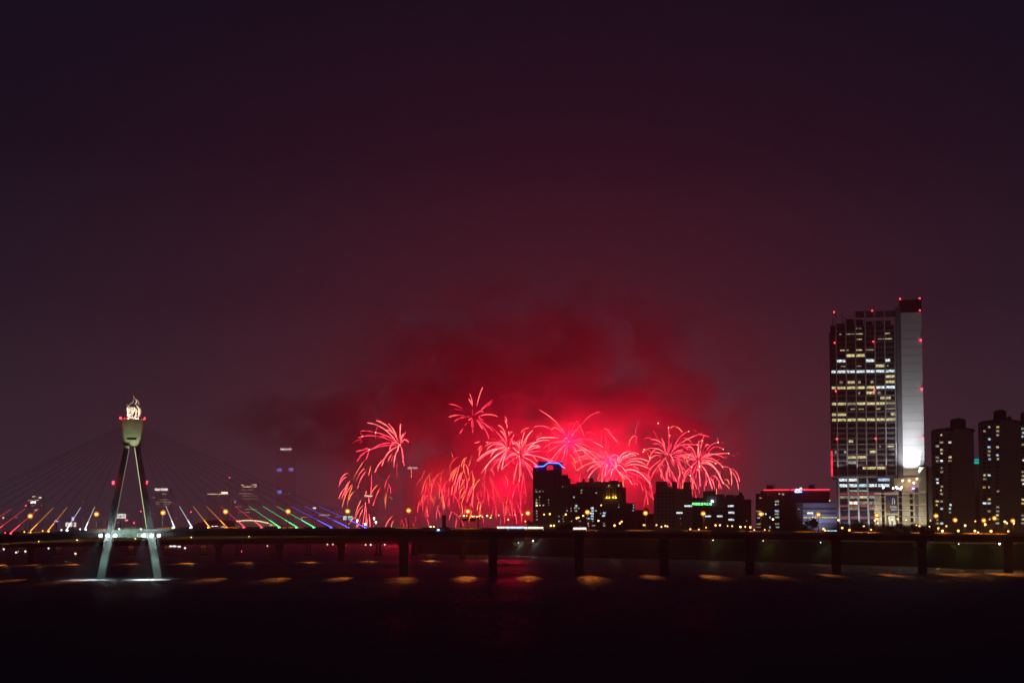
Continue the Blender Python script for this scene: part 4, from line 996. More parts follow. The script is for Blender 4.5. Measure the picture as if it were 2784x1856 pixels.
# body behind the curtain wall, then the lift core with the white wall
part_box('body', 2262, 2440, 884, 1300, YT, 40, facade_dark, tt, dy=.6)
part_box('body_edge', 2258.5, 2262, 900, 1300, YT, 36, facade_dark, tt, dy=2)
for x0, x1, y0 in ((2275, 2298, 878), (2299, 2321, 866), (2323, 2346, 868), (2348, 2371, 873), (2373, 2396, 872), (2398, 2420, 872)):
    part_box('roof_screen', x0, x1, y0, 884, YT, 8, facade_dark, tt, dy=1)
part_box('roof_beam', 2323, 2442, 845.5, 859, YT, 10, facade_dark, tt, dy=1)
core = part_box('lift_core', 2437, 2455, 838, 1300, YT, 44, facade_grey, tt, dy=-1.0)
part_box('core_top', 2443, 2502, 816, 852, YT, 30, facade_dark, tt, dy=4)
xa0, xa1, xb0, xb1 = P(2447.5, 852, YT - 1.4), P(2502, 852, YT - 1.4), P(2454.5, 1292, YT - 1.4), P(2511.5, 1292, YT - 1.4)
V = [xa0, xa1, xb1, xb0] + [v_ + Vector((0, 38, 0)) for v_ in (xa0, xa1, xb1, xb0)]
wallp = mesh('white_side_wall', V, [(0, 1, 2, 3), (4, 5, 6, 7), (0, 1, 5, 4), (1, 2, 6, 5), (2, 3, 7, 6), (3, 0, 4, 7)], white_panel, tt)
for k in range(20):
    y_ = 880 + k * 22.0
    x0, x1 = 2447.5 + (y_ - 852) / 440 * 7, 2502 + (y_ - 852) / 440 * 9.5
    face('panel_joint', x0 + .3, x1 - .3, y_ - .45, y_ + .45, YT - 1.4, column_mat, wallp, d=.2, proud=.025)
bays = [(175, 209), (216, 285), (292, 360), (367, 435), (443, 510), (517, 585), (593, 668)]
LIT = {0: '3d', 1: '1n 2d 3y 6y', 2: '3y 5d 6y', 4: '1y 2d 3y 4d', 5: '2y 3y', 6: '1w 4w 6w', 7: '1d 3d 5y 6d', 8: '0w 1w 2w 3w 4w 5w 6w', 9: '6y',
       10: '1d 2y 3d 4d 6y', 11: '0y 1y 2y 3y 4y 5w 6w', 12: '3d 4y 5d', 13: '5y 6y', 14: '0y 1y 2d 3y 4y 5y 6d', 15: '2n 3d 5y 6d', 16: '0y 1y 6y',
       17: '0y 1y 2y 3y 4y 5y 6y', 21: '2y', 22: '5d 6y', 23: '0d 1d 4y', 24: '2y 3y', 25: '2n', 26: '3y 4y 5y'}
PART = {(0, 3): (0, .7), (1, 1): (.3, .6), (1, 3): (0, .8), (1, 6): (0, .5), (2, 3): (.1, .7), (2, 5): (.3, 1), (2, 6): (0, .75), (4, 1): (.4, .9), (4, 2): (0, .3), (4, 3): (0, .7),
        (6, 6): (0, .5), (7, 1): (.45, 1), (7, 3): (0, .6), (7, 6): (.15, .35), (10, 1): (.3, .65), (10, 2): (.1, .9), (10, 3): (.2, .5), (10, 4): (.5, .85), (12, 3): (.2, .4), (12, 5): (.2, .6),
        (13, 5): (.5, 1), (13, 6): (0, .5), (15, 2): (.4, .9), (15, 3): (.2, .8), (15, 5): (0, .5), (16, 6): (.5, 1), (21, 2): (.15, .65), (22, 5): (.3, .5), (22, 6): (.05, .8), (23, 0): (.5, 1), (23, 1): (.7, 1), (23, 4): (.3, 1), (26, 3): (.6, 1)}
H_OF = {0: .3, 1: .35, 2: .35, 4: .5, 7: .45, 15: .5, 22: .5}
for r_ in range(28):
    zy = 328 + 42.3 * r_
    lit = dict((int(s[0]), s[1]) for s in LIT.get(r_, '').split())
    for bi, (x0, x1) in enumerate(bays):
        sh = (zy - 328) / 1140 * 14
        a0, a1 = PART.get((r_, bi), (0, 1)) if bi in lit else (0, 1)
        xa, xb = x0 + sh + (x1 - x0) * a0, x0 + sh + (x1 - x0) * a1
        hh = 20 * (H_OF.get(r_, 1.0) if bi in lit else 1.0)
        if bi in lit and r_ in (5, 7) and lit[bi] == 'y': hh = 21
        p0, p1 = TX(xa, zy - hh / 2), TX(xb, zy + hh / 2)
        if bi in lit and (a0, a1) != (0, 1):         # the dark rest of a half-lit window
            q0, q1 = TX(x0 + sh, zy - 10), TX(x1 + sh, zy + 10)
            face('window', q0[0], q1[0], q0[1], q1[1], YT + .6, glass_dark, tt, d=.2, proud=.03)
        face('window', p0[0], p1[0], p0[1], p1[1], YT + .6, WM[lit[bi]] if bi in lit else glass_dark, tt, d=.3, proud=.1 if bi in lit else .03)
    p0, p1 = TX(175 + sh * 0, zy + 14), TX(668 + 14, zy + 24)
    face('spandrel', 2262, 2436, p0[1], p1[1], YT + .6, mullion_mat, tt, d=.3, proud=.12)
for k, x0 in enumerate((209, 285, 360, 436, 511, 586)):
    p0, p1 = TX(x0 - 1, 200), TX(x0 + 18, 1495)
    a_, b_ = P(p0[0] + 1.2, 848 + (10 if k < 2 else 0), YT - .4), P(p1[0] + 1.0, 1297, YT - .4)
    tube('column', [b_, a_], .62, column_mat, tt, n=4, smooth=False)
for x0 in (668, 690):
    a_, b_ = P(*TX(x0, 240), YT - .4), P(*TX(x0 + 16, 1485), YT - .4); tube('column', [b_, a_], .5, column_mat, tt, n=4, smooth=False)
for k, zy in enumerate((1113, 1241, 1370, 857, 985)):
    y_ = 780 + zy / 2.904; face('floor_band', 2263, 2438, y_ - .7, y_ + .7, YT, column_mat, tt, d=.4, proud=.1)
for sxp in (2264, 2272, 2290): tube('roof_mast', [P(sxp, 905, YT + 1), P(sxp, 850 if sxp != 2264 else 862, YT + 1)], .35, dark_steel, tt, n=5)
red_edge = glow('red_edge_light', (1.0, .03, .06), 1.8, .5, (.2, .2, .2), .5)
face('edge_light', 2260.5, 2265.5, 1225, 1294, YT - .2, red_edge, tt, d=.4, proud=.3)
for zx, zy in ((203, 194), (500, 189), (715, 101), (865, 100), (867, 194), (208, 436), (508, 433), (873, 428), (217, 818), (516, 815), (882, 811), (225, 1198), (527, 1197), (893, 1195)):
    ball('beacon', P(*TX(zx, zy), YT - 2.2), .6, redlamp, tt)
# podium part of the tower below the ledge
face('ledge', 2258, 2424, 1294.5, 1298, YT - 2.6, column_mat, tt, d=3.0, proud=1.6)
part_box('podium_body', 2276, 2430, 1298, None, YT, 40, facade_dark, tt, dy=.6)
ZP = (2220, 1280, 6.918)
pb = [(430, 585), (610, 765), (795, 945), (975, 1120), (1150, 1360)]
PR = [(165, 50, 'w w - - b'), (215, 26, '- - - - -'), (270, 54, 'w w t w w'), (330, 40, '- - - - -'), (370, 34, '- n n - -'), (490, 44, 'd d y n .'), (545, 30, '- - - - .'),
      (598, 56, '- c d d .'), (700, 44, '- d - d .'), (770, 56, '- - - - .'), (825, 40, '- - - - .'), (935, 60, '- - - - .'), (1010, 60, '- - - - .'), (1080, 50, '- - - - .')]
for zy, hh, row in PR:
    for bi, kd in enumerate(row.split()):
        if kd == '.': continue
        x0, x1 = pb[bi]; sh = (zy - 165) / 1000 * 30 if bi < 4 else 0
        if bi == 3 and zy > 400: x1 = 1085 - sh
        face('window', 2220 + (x0 + sh) / 6.918, 2220 + (x1 + sh) / 6.918, 1280 + (zy - hh / 2) / 6.918, 1280 + (zy + hh / 2) / 6.918, YT + .6, glass_dark if kd == '-' else WM[kd], tt, d=.3, proud=.1)
for zy in (425, 655, 872):
    for bi in range(4):
        x0, x1 = pb[bi]; sh = (zy - 165) / 1000 * 30
        if bi == 3: x1 = 1085 - sh
        face('red_band', 2220 + (x0 + sh) / 6.918, 2220 + (x1 + sh) / 6.918, 1280 + (zy - 8) / 6.918, 1280 + (zy + 8) / 6.918, YT + .6, glow('red_band_light', (1, .08, .08), .55), tt, d=.4, proud=.2)
for x0, x1 in ((418, 446), (596, 632), (776, 812), (952, 990)):
    tube('column', [P(2220 + x1 / 6.918, 1441, YT - .6), P(2220 + x0 / 6.918, 1298, YT - .6)], .72, column_mat, tt, n=4, smooth=False)
# lights of the tower
for x_, wv in ((2462, 60000), (2498, 42000)):
    c = P(x_, 1297, YT - 17)
    lamp_light('wall_floodlight', c, (.93, .95, 1.0), wv, tt, r=.6, kind='SPOT', target=P(2482, 1190, YT - 1.4), angle=80, blend=.6)
for x_ in (2470, 2490):
    lamp_light('wall_floodlight', P(x_, 1297, YT - 17), (.93, .95, 1.0), 48000, tt, r=.6, kind='SPOT', target=P(2478, 1085, YT - 1.4), angle=42, blend=1.0)
for x_ in (2290, 2340, 2395, 2428):
    lamp_light('column_uplight', P(x_, 1293, YT - 8), (1.0, .93, .92), 9000, tt, r=.5, kind='SPOT', target=P(x_, 1150, YT), angle=80)
for x_ in (2305, 2362):
    lamp_light('column_uplight', P(x_, 1440, YT - 16), (.95, .92, 1.0), 22000, tt, r=.5, kind='SPOT', target=P(x_, 1370, YT), angle=80)
# beige annex with posters
YA = 1488.0
an = building('shopping_annex', 'beige stone shopping annex with two tall posters at the foot of the tower', 2379, 2517, 1337, YA, 30, beige)
for k in range(7):
    y_ = 1346 + k * 14.3; face('stone_joint', 2380, 2515, y_ - .4, y_ + .4, YA, mullion_mat, an, d=.2, proud=.06)
for x0, x1 in ((2397, 2404.5), (2443, 2451.5)):
    for k in range(6): face('glass_strip', x0 + k * .5, x1 + k * .5, 1334 + k * 17.5, 1349.5 + k * 17.5, YA, glass_dark, an, d=.3, proud=.12)
for k in range(6): face('window', 2472.5 + k * .6, 2480.5 + k * .6, 1340 + k * 16.8, 1352 + k * 16.8, YA, glass_dark, an, d=.3, proud=.1)
face('dark_recess', 2487, 2496, 1325, 1441, YA, facade_grey, an, d=.3, proud=.08)
part_box('corner_pier', 2497.5, 2516.5, 1270, 1337, YA, 18, beige, an)
part_box('rear_block', 2516.8, 2540, 1268, None, YA, 28, facade_grey, an, dy=4)
part_box('terrace_wall', 2424, 2497, 1297, 1337, YA, 12, beige, an, dy=14)
part_box('terrace_roof', 2418, 2500, 1290, 1297, YA, 14, dark_concrete, an, dy=12)
for x_ in (2497, 2509): part_box('roof_unit', x_, x_ + 6, 1264, 1270, YA, 4, dark_steel, an, dy=3)
wl = glow('warm_roof_lamp', (1, .78, .45), 16.0); wl2 = glow('cold_roof_lamp', (.75, .85, 1), 18.0)
for zx, zy, k in ((1622, 180, 1), (1742, 180, 1), (1885, 145, 1), (1828, 222, 0), (1265, 310, 0), (1448, 322, 0), (1505, 300, 0), (1528, 322, 0), (1583, 332, 0), (1602, 305, 0), (1210, 126, 0), (1300, 130, 0)):
    ball('roof_lamp', P(2220 + zx / 6.918, 1280 + zy / 6.918, YA - .8 if zy > 140 or zx > 1400 else YT - 1.6), .62, wl if k else wl2, an)
for x_ in (2458, 2478): lamp_light('terrace_light', P(x_, 1311, YA + 8), (1, .66, .3), 900, an, r=.3)
for k, (x0, x1, y0, y1) in enumerate(((2388, 2444, 1341, 1.6), (2452, 2496, 1341, 1.2), (2498, 2516, 1336, 1.4), (2380, 2396, 1340, 1.4), (2380, 2396, 1374, 1.4), (2452, 2496, 1372, 1.0), (2498, 2516, 1371, 1.4), (2380, 2396, 1405, 1.4), (2452, 2496, 1405, 1.0), (2498, 2516, 1405, 1.4))):
    face('pink_light_line', x0, x1, y0 - y1 / 2, y0 + y1 / 2, YA, glow('pink_line', (1, .45, .36), .75), an, d=.3, proud=.16)
for x_, wv in ((2388, 14000), (2425, 12500), (2468, 10500), (2508, 12500)):
    lamp_light('facade_light', P(x_, 1441, YA - 13), (1, .90, .68), wv, an, r=.5, kind='SPOT', target=P(x_, 1375, YA), angle=85)
po = empty('poster', P(2425, 1395, YA - .3), 'tall dark poster with a white arch and lettering on the annex', 'poster')
navy = surf('poster_navy', (.07, .075, .16), .6, var=.3, scale=.6); brownp = surf('poster_brown', (.16, .11, .07), .7, var=.4, scale=1); whitep = surf('poster_white', (.85, .85, .9), .6); bluep = surf('poster_blue', (.03, .06, .55), .6)
face('sheet', 2409.5, 2440, 1348, 1394.5, YA, navy, po, d=.3, proud=.3)
face('photo', 2410.5, 2421, 1362, 1393, YA, brownp, po, d=.3, proud=.34)
tube('arch', [P(x_, y_, YA - .5) for x_, y_ in ((2427, 1370), (2427, 1358), (2427.8, 1354), (2429.6, 1352), (2431.4, 1354), (2432.2, 1358), (2432.2, 1370))], .3, whitep, po, n=5)
ball('balloon', P(2419.5, 1357, YA - .4), (1.25, .15, 1.5), bluep, po)
text_px('lettering', 'ENTER6', 2421.5, 2438, 1374, 1380, YA - .4, whitep, po, .03)
for y_ in (1382.5, 1385.5): face('print_line', 2423, 2438, y_ - .6, y_ + .6, YA, whitep, po, d=.3, proud=.36)
face('print_line', 2424, 2437, 1387.8, 1389.6, YA, mullion_mat, po, d=.3, proud=.36)
po2 = empty('poster', P(2426, 1436, YA - .3), 'lower poster with a tilted white panel and a standing figure', 'poster')
face('sheet', 2411, 2441, 1400, 1436, YA, surf('poster_brown_dark', (.10, .08, .06), .7), po2, d=.3, proud=.3)
V = [P(x_, y_, YA - .42) for x_, y_ in ((2415.5, 1404), (2419, 1401.5), (2433, 1401), (2438, 1431), (2431, 1436), (2420, 1433))]
V += [v_ + Vector((0, .3, 0)) for v_ in V]
mesh('tilted_panel', V, [tuple(range(6)), tuple(range(6, 12))] + [(i, (i + 1) % 6, 6 + (i + 1) % 6, 6 + i) for i in range(6)], whitep, po2)
face('printed_figure', 2423.5, 2429, 1414, 1434, YA, surf('poster_grey', (.3, .28, .3), .7), po2, d=.3, proud=.5)
sg2 = empty('annex_sign', P(2478, 1328, YA - .2), 'small blue and magenta lit sign on the annex roof edge', 'sign')
face('panel', 2469, 2484, 1324.5, 1330.5, YA + 13, glow('deep_blue_panel', (.03, .03, .9), 1.8), sg2, d=.3, proud=.3)
text_px('lettering', '강변CGV', 2470, 2483, 1325.2, 1329.8, YA + 12.4, glow('sign_letter', (.8, .9, 1), 4), sg2)
face('magenta_strip', 2463.5, 2476, 1322.3, 1323.9, YA + 13, glow('magenta', (.9, .02, .8), 1.6), sg2, d=.3, proud=.3)
# --- apartment towers at the right edge
ZR = (2480, 1080, 4.125)
def apartment(x0, x1, yr, crown, Y, label, xs, shade_from):
    a_ = empty('apartment_tower', P((x0 + x1) / 2, 1430, Y), label, 'apartment tower', 'apartment towers at the right edge')
    a_.location.z = GZ
    part_box('wall', x0, shade_from, yr + 8, None, Y, 24, facade_apt, a_)
    part_box('end_wall', shade_from, x1, yr + 3, None, Y, 28, facade_apt, a_, dy=-5)
    # curved roof edge
    n = 8; V = []
    for dy in (0, 20):
        for i in range(n + 1):
            s = i / n; V.append(P(x0 + (x1 - x0) * s, yr + 9 - 11 * math.sin(math.pi * (0.12 + 0.76 * s)), Y) + Vector((0, dy - 5.2 * (x0 + (x1 - x0) * s > shade_from), 0)))
        for i in range(n, -1, -1):
            s = i / n; V.append(P(x0 + (x1 - x0) * s, yr + 10, Y) + Vector((0, dy - 5.2 * (x0 + (x1 - x0) * s > shade_from), 0)))
    k = 2 * (n + 1)
    mesh('roof', V, [tuple(range(k)), tuple(range(k, 2 * k))] + [(i, (i + 1) % k, k + (i + 1) % k, k + i) for i in range(k)], facade_dark, a_)
    for c0, c1, cy in crown:
        V = []
        ol = [(c0, yr + 4), (c0, cy + 7), (c0 + (c1 - c0) * .18, cy + 2.5), (c0 + (c1 - c0) * .5, cy), (c0 + (c1 - c0) * .85, cy + 2), (c1, cy + 6), (c1, yr + 4)]
        for dy in (4, 16):
            for q in ol: V.append(P(*q, Y) + Vector((0, dy, 0)))
        mesh('water_tank', V, [tuple(range(7)), tuple(range(7, 14))] + [(i, (i + 1) % 7, 7 + (i + 1) % 7, 7 + i) for i in range(7)], facade_dark, a_)
    rr = random.Random(int(x0))
    fl = (1425 - yr - 12) / 25.0
    for j in range(25):
        y_ = yr + 14 + fl * (j + .5)
        if y_ > 1424: break
        for cx in xs:
            wd = rr.choice((7.5, 9, 10))
            q = rr.random()
            k = (None if q < .60 else rr.choice('ntwbdydyg'))
            if k is None:
                face('window', cx - wd / 2, cx + wd / 2, y_ - 2.6, y_ + 2.6, Y, glass_dark, a_, d=.2, proud=.04)
            else:
                ww = wd * rr.uniform(.55, 1); off = (wd - ww) / 2 * rr.uniform(-1, 1)
                face('window', cx + off - ww / 2, cx + off + ww / 2, y_ - 2.4, y_ + 2.4, Y, WM[k], a_, d=.3, proud=.1)
        face('balcony', xs[0] - 8, xs[-1] + 7, y_ + 3.2, y_ + 4.6, Y, facade_apt, a_, d=1.4, proud=1.0)
    return a_
apartment(2535, 2648, 1163, [(2583, 2625, 1135)], 1420.0, 'apartment tower with a rounded tank on its roof, left of the pair', (2549, 2560.5, 2583), 2596)
a2 = apartment(2664, 2773, 1141, [(2701, 2735, 1112), (2735.2, 2749, 1130)], 1390.0, 'tallest apartment tower, second from the right edge', (2678, 2690, 2712.5), 2724)
apartment(2774, 2880, 1145, [(2775.5, 2812, 1116)], 1370.0, 'apartment tower cut off by the right edge of the picture', (2783, 2795, 2815), 2830)
scb = building('screen_building', 'narrow building with a teal lit screen between the apartment towers', 2646, 2668, 1262, 1500, 16, facade_grey)
for k, c_ in enumerate(((.0, .35, .5), (.0, .5, .55), (.0, .3, .45), (.0, .6, .35), (.02, .75, .3))):
    face('screen_stripe', 2649, 2664.5, 1246 + k * 2.8, 1248.7 + k * 2.8, 1500, glow('teal_%d' % k, c_, .8), scb, d=.4, proud=.2)
part_box('screen_back', 2648, 2666, 1245, 1262, 1500, 4, facade_dark, scb, dy=.4)

def turn(root, *others):
    '''the blocks stand square to the river view: each turns about its own foot, signs on it turn along'''
    pv = Vector(root.location); a = -math.atan2(pv.x, pv.y); m = Matrix.Rotation(a, 3, 'Z')
    for o_ in (root, *others):
        o_.location = pv + m @ (Vector(o_.location) - pv); o_.rotation_euler.z = a
for grp in ((b1,), (b2_,), (b3,), (b4,), (b5, sg, fl), (b6, sgn), (b7,), (tt,), (an, po, po2, sg2), (scb,)): turn(*grp)
for o_ in [o_ for o_ in C.objects if o_.name.startswith('apartment_tower') and o_.type == 'EMPTY' and o_ is not b1]: turn(o_)

# ------------------------------------------------------------------ far city in the haze at the left
far_wall = surf('far_cladding_glow', (0.45, 0.42, 0.44), 0.8)
ft = far_wall.node_tree; fb_ = ft.nodes['Principled BSDF']       # faint emission added so the walls blend into the hazy sky glow
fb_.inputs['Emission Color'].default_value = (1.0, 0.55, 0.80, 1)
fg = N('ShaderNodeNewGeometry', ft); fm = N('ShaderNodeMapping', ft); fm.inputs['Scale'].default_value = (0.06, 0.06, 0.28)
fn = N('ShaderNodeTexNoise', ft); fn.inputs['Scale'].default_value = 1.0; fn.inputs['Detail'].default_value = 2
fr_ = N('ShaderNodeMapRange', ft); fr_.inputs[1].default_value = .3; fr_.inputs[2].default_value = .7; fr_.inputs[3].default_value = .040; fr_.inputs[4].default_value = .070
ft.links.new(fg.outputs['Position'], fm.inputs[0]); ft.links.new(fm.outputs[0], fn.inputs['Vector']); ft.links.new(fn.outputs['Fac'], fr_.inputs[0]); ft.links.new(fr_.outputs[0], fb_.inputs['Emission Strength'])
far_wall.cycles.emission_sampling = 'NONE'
YC = 6000.0
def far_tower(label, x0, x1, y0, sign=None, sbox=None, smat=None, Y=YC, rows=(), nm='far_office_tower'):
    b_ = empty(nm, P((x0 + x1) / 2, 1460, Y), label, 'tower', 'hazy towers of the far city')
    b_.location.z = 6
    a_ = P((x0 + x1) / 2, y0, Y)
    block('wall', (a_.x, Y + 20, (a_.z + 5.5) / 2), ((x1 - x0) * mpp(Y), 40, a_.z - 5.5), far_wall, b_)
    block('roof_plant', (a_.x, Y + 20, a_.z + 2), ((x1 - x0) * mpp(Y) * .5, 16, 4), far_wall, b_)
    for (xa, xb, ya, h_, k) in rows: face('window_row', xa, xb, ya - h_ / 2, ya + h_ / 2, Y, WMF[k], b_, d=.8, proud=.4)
    if sign: text_px('lettering', sign, *sbox, Y - 1.5, smat, b_, .05)
    return b_
WMF = {'y': glow('far_window_yellow', (1, .72, .40), 1.6, .5, (.05, .05, .05)), 'w': glow('far_window_white', (1, .95, .9), 3.0, .4, (.05, .05, .05)), 'd': glow('far_window_dim', (1, .75, .55), .45, .8, (.06, .06, .06), .1),
       'b': glow('far_window_blue', (.25, .3, 1), .8, .5, (.03, .03, .03)), 'r': glow('far_red', (1, .05, .08), 6)}
fsw = glow('far_sign_white', (1, .88, .82), 2.6); fsy = glow('far_sign_yellow', (1, .8, .5), 5.0); fsp = glow('far_sign_pink', (1, .6, .6), 1.6)
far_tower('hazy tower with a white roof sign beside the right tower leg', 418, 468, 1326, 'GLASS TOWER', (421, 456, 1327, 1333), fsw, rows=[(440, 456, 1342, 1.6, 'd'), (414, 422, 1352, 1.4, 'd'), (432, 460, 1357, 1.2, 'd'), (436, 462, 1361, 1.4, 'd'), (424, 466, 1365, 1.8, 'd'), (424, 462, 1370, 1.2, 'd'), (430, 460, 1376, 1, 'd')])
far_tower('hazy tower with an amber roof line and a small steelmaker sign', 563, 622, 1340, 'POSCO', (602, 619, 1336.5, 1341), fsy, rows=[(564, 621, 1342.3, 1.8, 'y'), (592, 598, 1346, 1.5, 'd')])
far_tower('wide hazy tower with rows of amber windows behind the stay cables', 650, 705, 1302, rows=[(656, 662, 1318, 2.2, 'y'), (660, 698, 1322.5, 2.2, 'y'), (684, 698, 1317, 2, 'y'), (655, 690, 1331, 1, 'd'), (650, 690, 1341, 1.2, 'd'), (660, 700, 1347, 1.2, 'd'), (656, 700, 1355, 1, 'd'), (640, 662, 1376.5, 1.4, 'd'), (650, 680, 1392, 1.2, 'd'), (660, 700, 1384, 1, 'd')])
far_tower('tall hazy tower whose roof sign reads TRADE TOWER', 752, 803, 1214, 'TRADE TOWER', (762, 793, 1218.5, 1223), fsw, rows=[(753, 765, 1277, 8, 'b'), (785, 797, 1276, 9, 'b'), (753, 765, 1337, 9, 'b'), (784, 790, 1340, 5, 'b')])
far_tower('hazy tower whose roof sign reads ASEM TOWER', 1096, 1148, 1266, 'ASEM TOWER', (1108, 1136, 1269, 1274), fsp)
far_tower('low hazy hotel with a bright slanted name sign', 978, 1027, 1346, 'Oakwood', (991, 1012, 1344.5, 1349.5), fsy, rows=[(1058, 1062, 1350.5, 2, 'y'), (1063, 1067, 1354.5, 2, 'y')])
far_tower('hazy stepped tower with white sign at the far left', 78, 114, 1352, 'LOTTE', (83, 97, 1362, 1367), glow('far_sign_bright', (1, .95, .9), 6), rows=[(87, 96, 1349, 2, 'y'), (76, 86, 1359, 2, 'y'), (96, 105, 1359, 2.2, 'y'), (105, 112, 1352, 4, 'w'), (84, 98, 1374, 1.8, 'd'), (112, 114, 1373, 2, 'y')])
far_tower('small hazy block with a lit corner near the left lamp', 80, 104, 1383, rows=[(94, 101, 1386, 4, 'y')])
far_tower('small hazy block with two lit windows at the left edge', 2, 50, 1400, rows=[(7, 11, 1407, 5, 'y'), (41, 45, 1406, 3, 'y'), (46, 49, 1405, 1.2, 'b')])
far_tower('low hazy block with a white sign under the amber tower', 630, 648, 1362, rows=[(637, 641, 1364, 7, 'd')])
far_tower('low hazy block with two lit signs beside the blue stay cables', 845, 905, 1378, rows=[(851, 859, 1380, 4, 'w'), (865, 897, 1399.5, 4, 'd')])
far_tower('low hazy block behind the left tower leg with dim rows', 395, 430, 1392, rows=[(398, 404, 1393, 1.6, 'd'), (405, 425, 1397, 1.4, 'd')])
for i, (x_, y_) in enumerate(((70, 1374), (383, 1389), (519, 1391), (624, 1298), (364, 1421))):
    far_mast = empty('beacon_mast', P(x_, 1440, 4300), f'thin far mast with a red beacon, {["above the third pipe from the left edge", "just left of the right tower leg", "right of the third lamp", "above the amber tower", "low between the tower legs"][i]}', 'mast')
    far_mast.location.z = 6
    tube('mast', [(P(x_, y_, 4300).x, 4300, 5), (P(x_, y_, 4300).x, 4300, P(x_, y_, 4300).z)], [.9, .3], dark_steel, far_mast, n=5)
    ball('beacon', P(x_, y_, 4298), 1.4, glow('far_beacon', (1, .03, .08), 9), far_mast)
# stadium with a lit arc of lamps, dark dome beside it
YS = 4250.0
stz = empty('stadium', P(712, 1440, YS), 'far stadium whose roof rim carries an arc of bright lamps', 'stadium'); stz.location.z = 6
V = []; n = 24
rim = [(640 + 140 * i / n, 1436 - 23 * math.sin(math.pi * (0.33 + 0.67 * i / n)) ** 1.1 if i else 1420) for i in range(n + 1)]
for dy in (0, 120):
    for x_, y_ in rim: V.append(P(x_, y_, YS + dy * .2) + Vector((0, dy, 0)))
    for x_, y_ in rim[::-1]: V.append(Vector((P(x_, 1430, YS).x, YS + dy, 5.5)))
k = 2 * (n + 1)
mesh('roof_shell', V, [tuple(range(k)), tuple(range(k, 2 * k))] + [(i, (i + 1) % k, k + (i + 1) % k, k + i) for i in range(k)], concrete, stz)
rimlamp = glow('rim_lamp', (1, .8, .5), 2.2)
for i in range(0, 22):
    x_, y_ = rim[i + 1]; ball('rim_lamp', P(x_, y_ + .6, YS - 3), (2.6 if i < 15 else 1.2, 1, 1.3 if i < 15 else .7), rimlamp, stz)
for x0, x1, y_, k_ in ((576, 580, 1430, 'w'), (584, 593, 1429.5, 'w'), (601, 610, 1431, 'w'), (613, 632, 1432.5, 'w'), (634, 657, 1433.5, 'w'), (734, 741, 1427, 'y')):
    face('facade_lights', x0, x1, y_ - 1, y_ + 1, YS - 2, WMF[k_], stz, d=.8, proud=.4)
lamp_light('arena_light', P(715, 1432, YS - 60), (1, .85, .65), 25000, stz, r=3)
dm = empty('dome_hall', P(590, 1440, YS + 60), 'dark low domed hall left of the lit stadium', 'hall'); dm.location.z = 6
V = []; n = 14
for dy in (0, 130):
    for i in range(n + 1): V.append(P(515 + 150 * i / n, 1436 - 23 * math.sin(math.pi * i / n) ** .6, YS + 60) + Vector((0, dy, 0)))
k = n + 1
mesh('dome', V, [tuple(range(k)), tuple(range(k, 2 * k))] + [(i, (i + 1) % k, k + (i + 1) % k, k + i) for i in range(k)], dark_concrete, dm)
block('base_ring', P(590, 1437, YS + 125), (152 * mpp(YS), 132, 4), dark_concrete, dm)
# hazy low skyline blocks
rr = random.Random(8)
for i, (x0, x1, y0) in enumerate(((-60, -5, 1395), (116, 160, 1400), (165, 222, 1407), (228, 300, 1412), (310, 360, 1416), (470, 512, 1402), (810, 842, 1398), (908, 940, 1392), (1030, 1060, 1400), (1150, 1186, 1404))):
    far_tower(f'{ordinal(i + 1)} low unlit block from the left on the far hazy skyline', x0, x1, y0, rows=[(x0 + 4 + rr.random() * 10, x0 + 12 + rr.random() * 14, y0 + 4 + rr.random() * 8, 1.2, 'd')], Y=4700, nm='far_block')
# billboards and road signs on the left
def billboard(label, x0, x1, y0, y1, Y, marks, pole=True, base=1438):
    b_ = empty('billboard', P((x0 + x1) / 2, base, Y), label, 'billboard')
    face('panel', x0, x1, y0, y1, Y, sign_white, b_, d=.4, proud=.2)
    for xa, xb, ya, yb2, m in marks: face('print', xa, xb, ya, yb2, Y, m, b_, d=.4, proud=.26)
    if pole:
        a_ = P((x0 + x1) / 2, y1, Y); z0 = P((x0 + x1) / 2, base, Y).z
        tube('pole', [(a_.x, Y + .2, z0 - 3), (a_.x, Y + .2, a_.z)], .3, dark_steel, b_, n=6)
pr_dark = surf('print_dark', (.08, .05, .05), .6); pr_red = glow('print_red', (.9, .05, .08), .6); pr_blue = glow('print_blue', (.1, .15, 1), 2.5); pr_green = glow('print_green', (.1, .6, .25), .8)
billboard('white roadside billboard crossed by the second left cable pipe', 178.5, 207, 1419.5, 1431, 1040, [(200, 202, 1420.5, 1430, pr_red), (183, 185, 1424, 1428, pr_dark), (194, 196, 1421, 1424, pr_dark)])
billboard('pale billboard with red and brown print beside the left tower leg', 313, 342, 1396, 1408.5, 1060, [(314.5, 317.5, 1400, 1405, pr_red), (320, 323, 1402, 1403.6, pr_dark), (326, 330, 1401, 1404, pr_dark), (334, 338, 1402, 1403.4, pr_dark)])
billboard('pair of white and green road signs under the fifth lamp', 933, 942.5, 1402, 1412.5, 1040, [])
billboard('green and white road sign right of the plain white one', 944, 958, 1402, 1412.5, 1040, [(945, 957, 1405, 1412, pr_green)])
billboard('small bright blue-white sign on the second left cable pipe', 195, 201, 1405, 1414, 1036, [(195, 197, 1406, 1413, pr_blue)])
billboard('thin blue sign between the two orange left cable pipes', 148, 158, 1415, 1418, 1036, [(150, 158, 1416.4, 1418, pr_blue)])
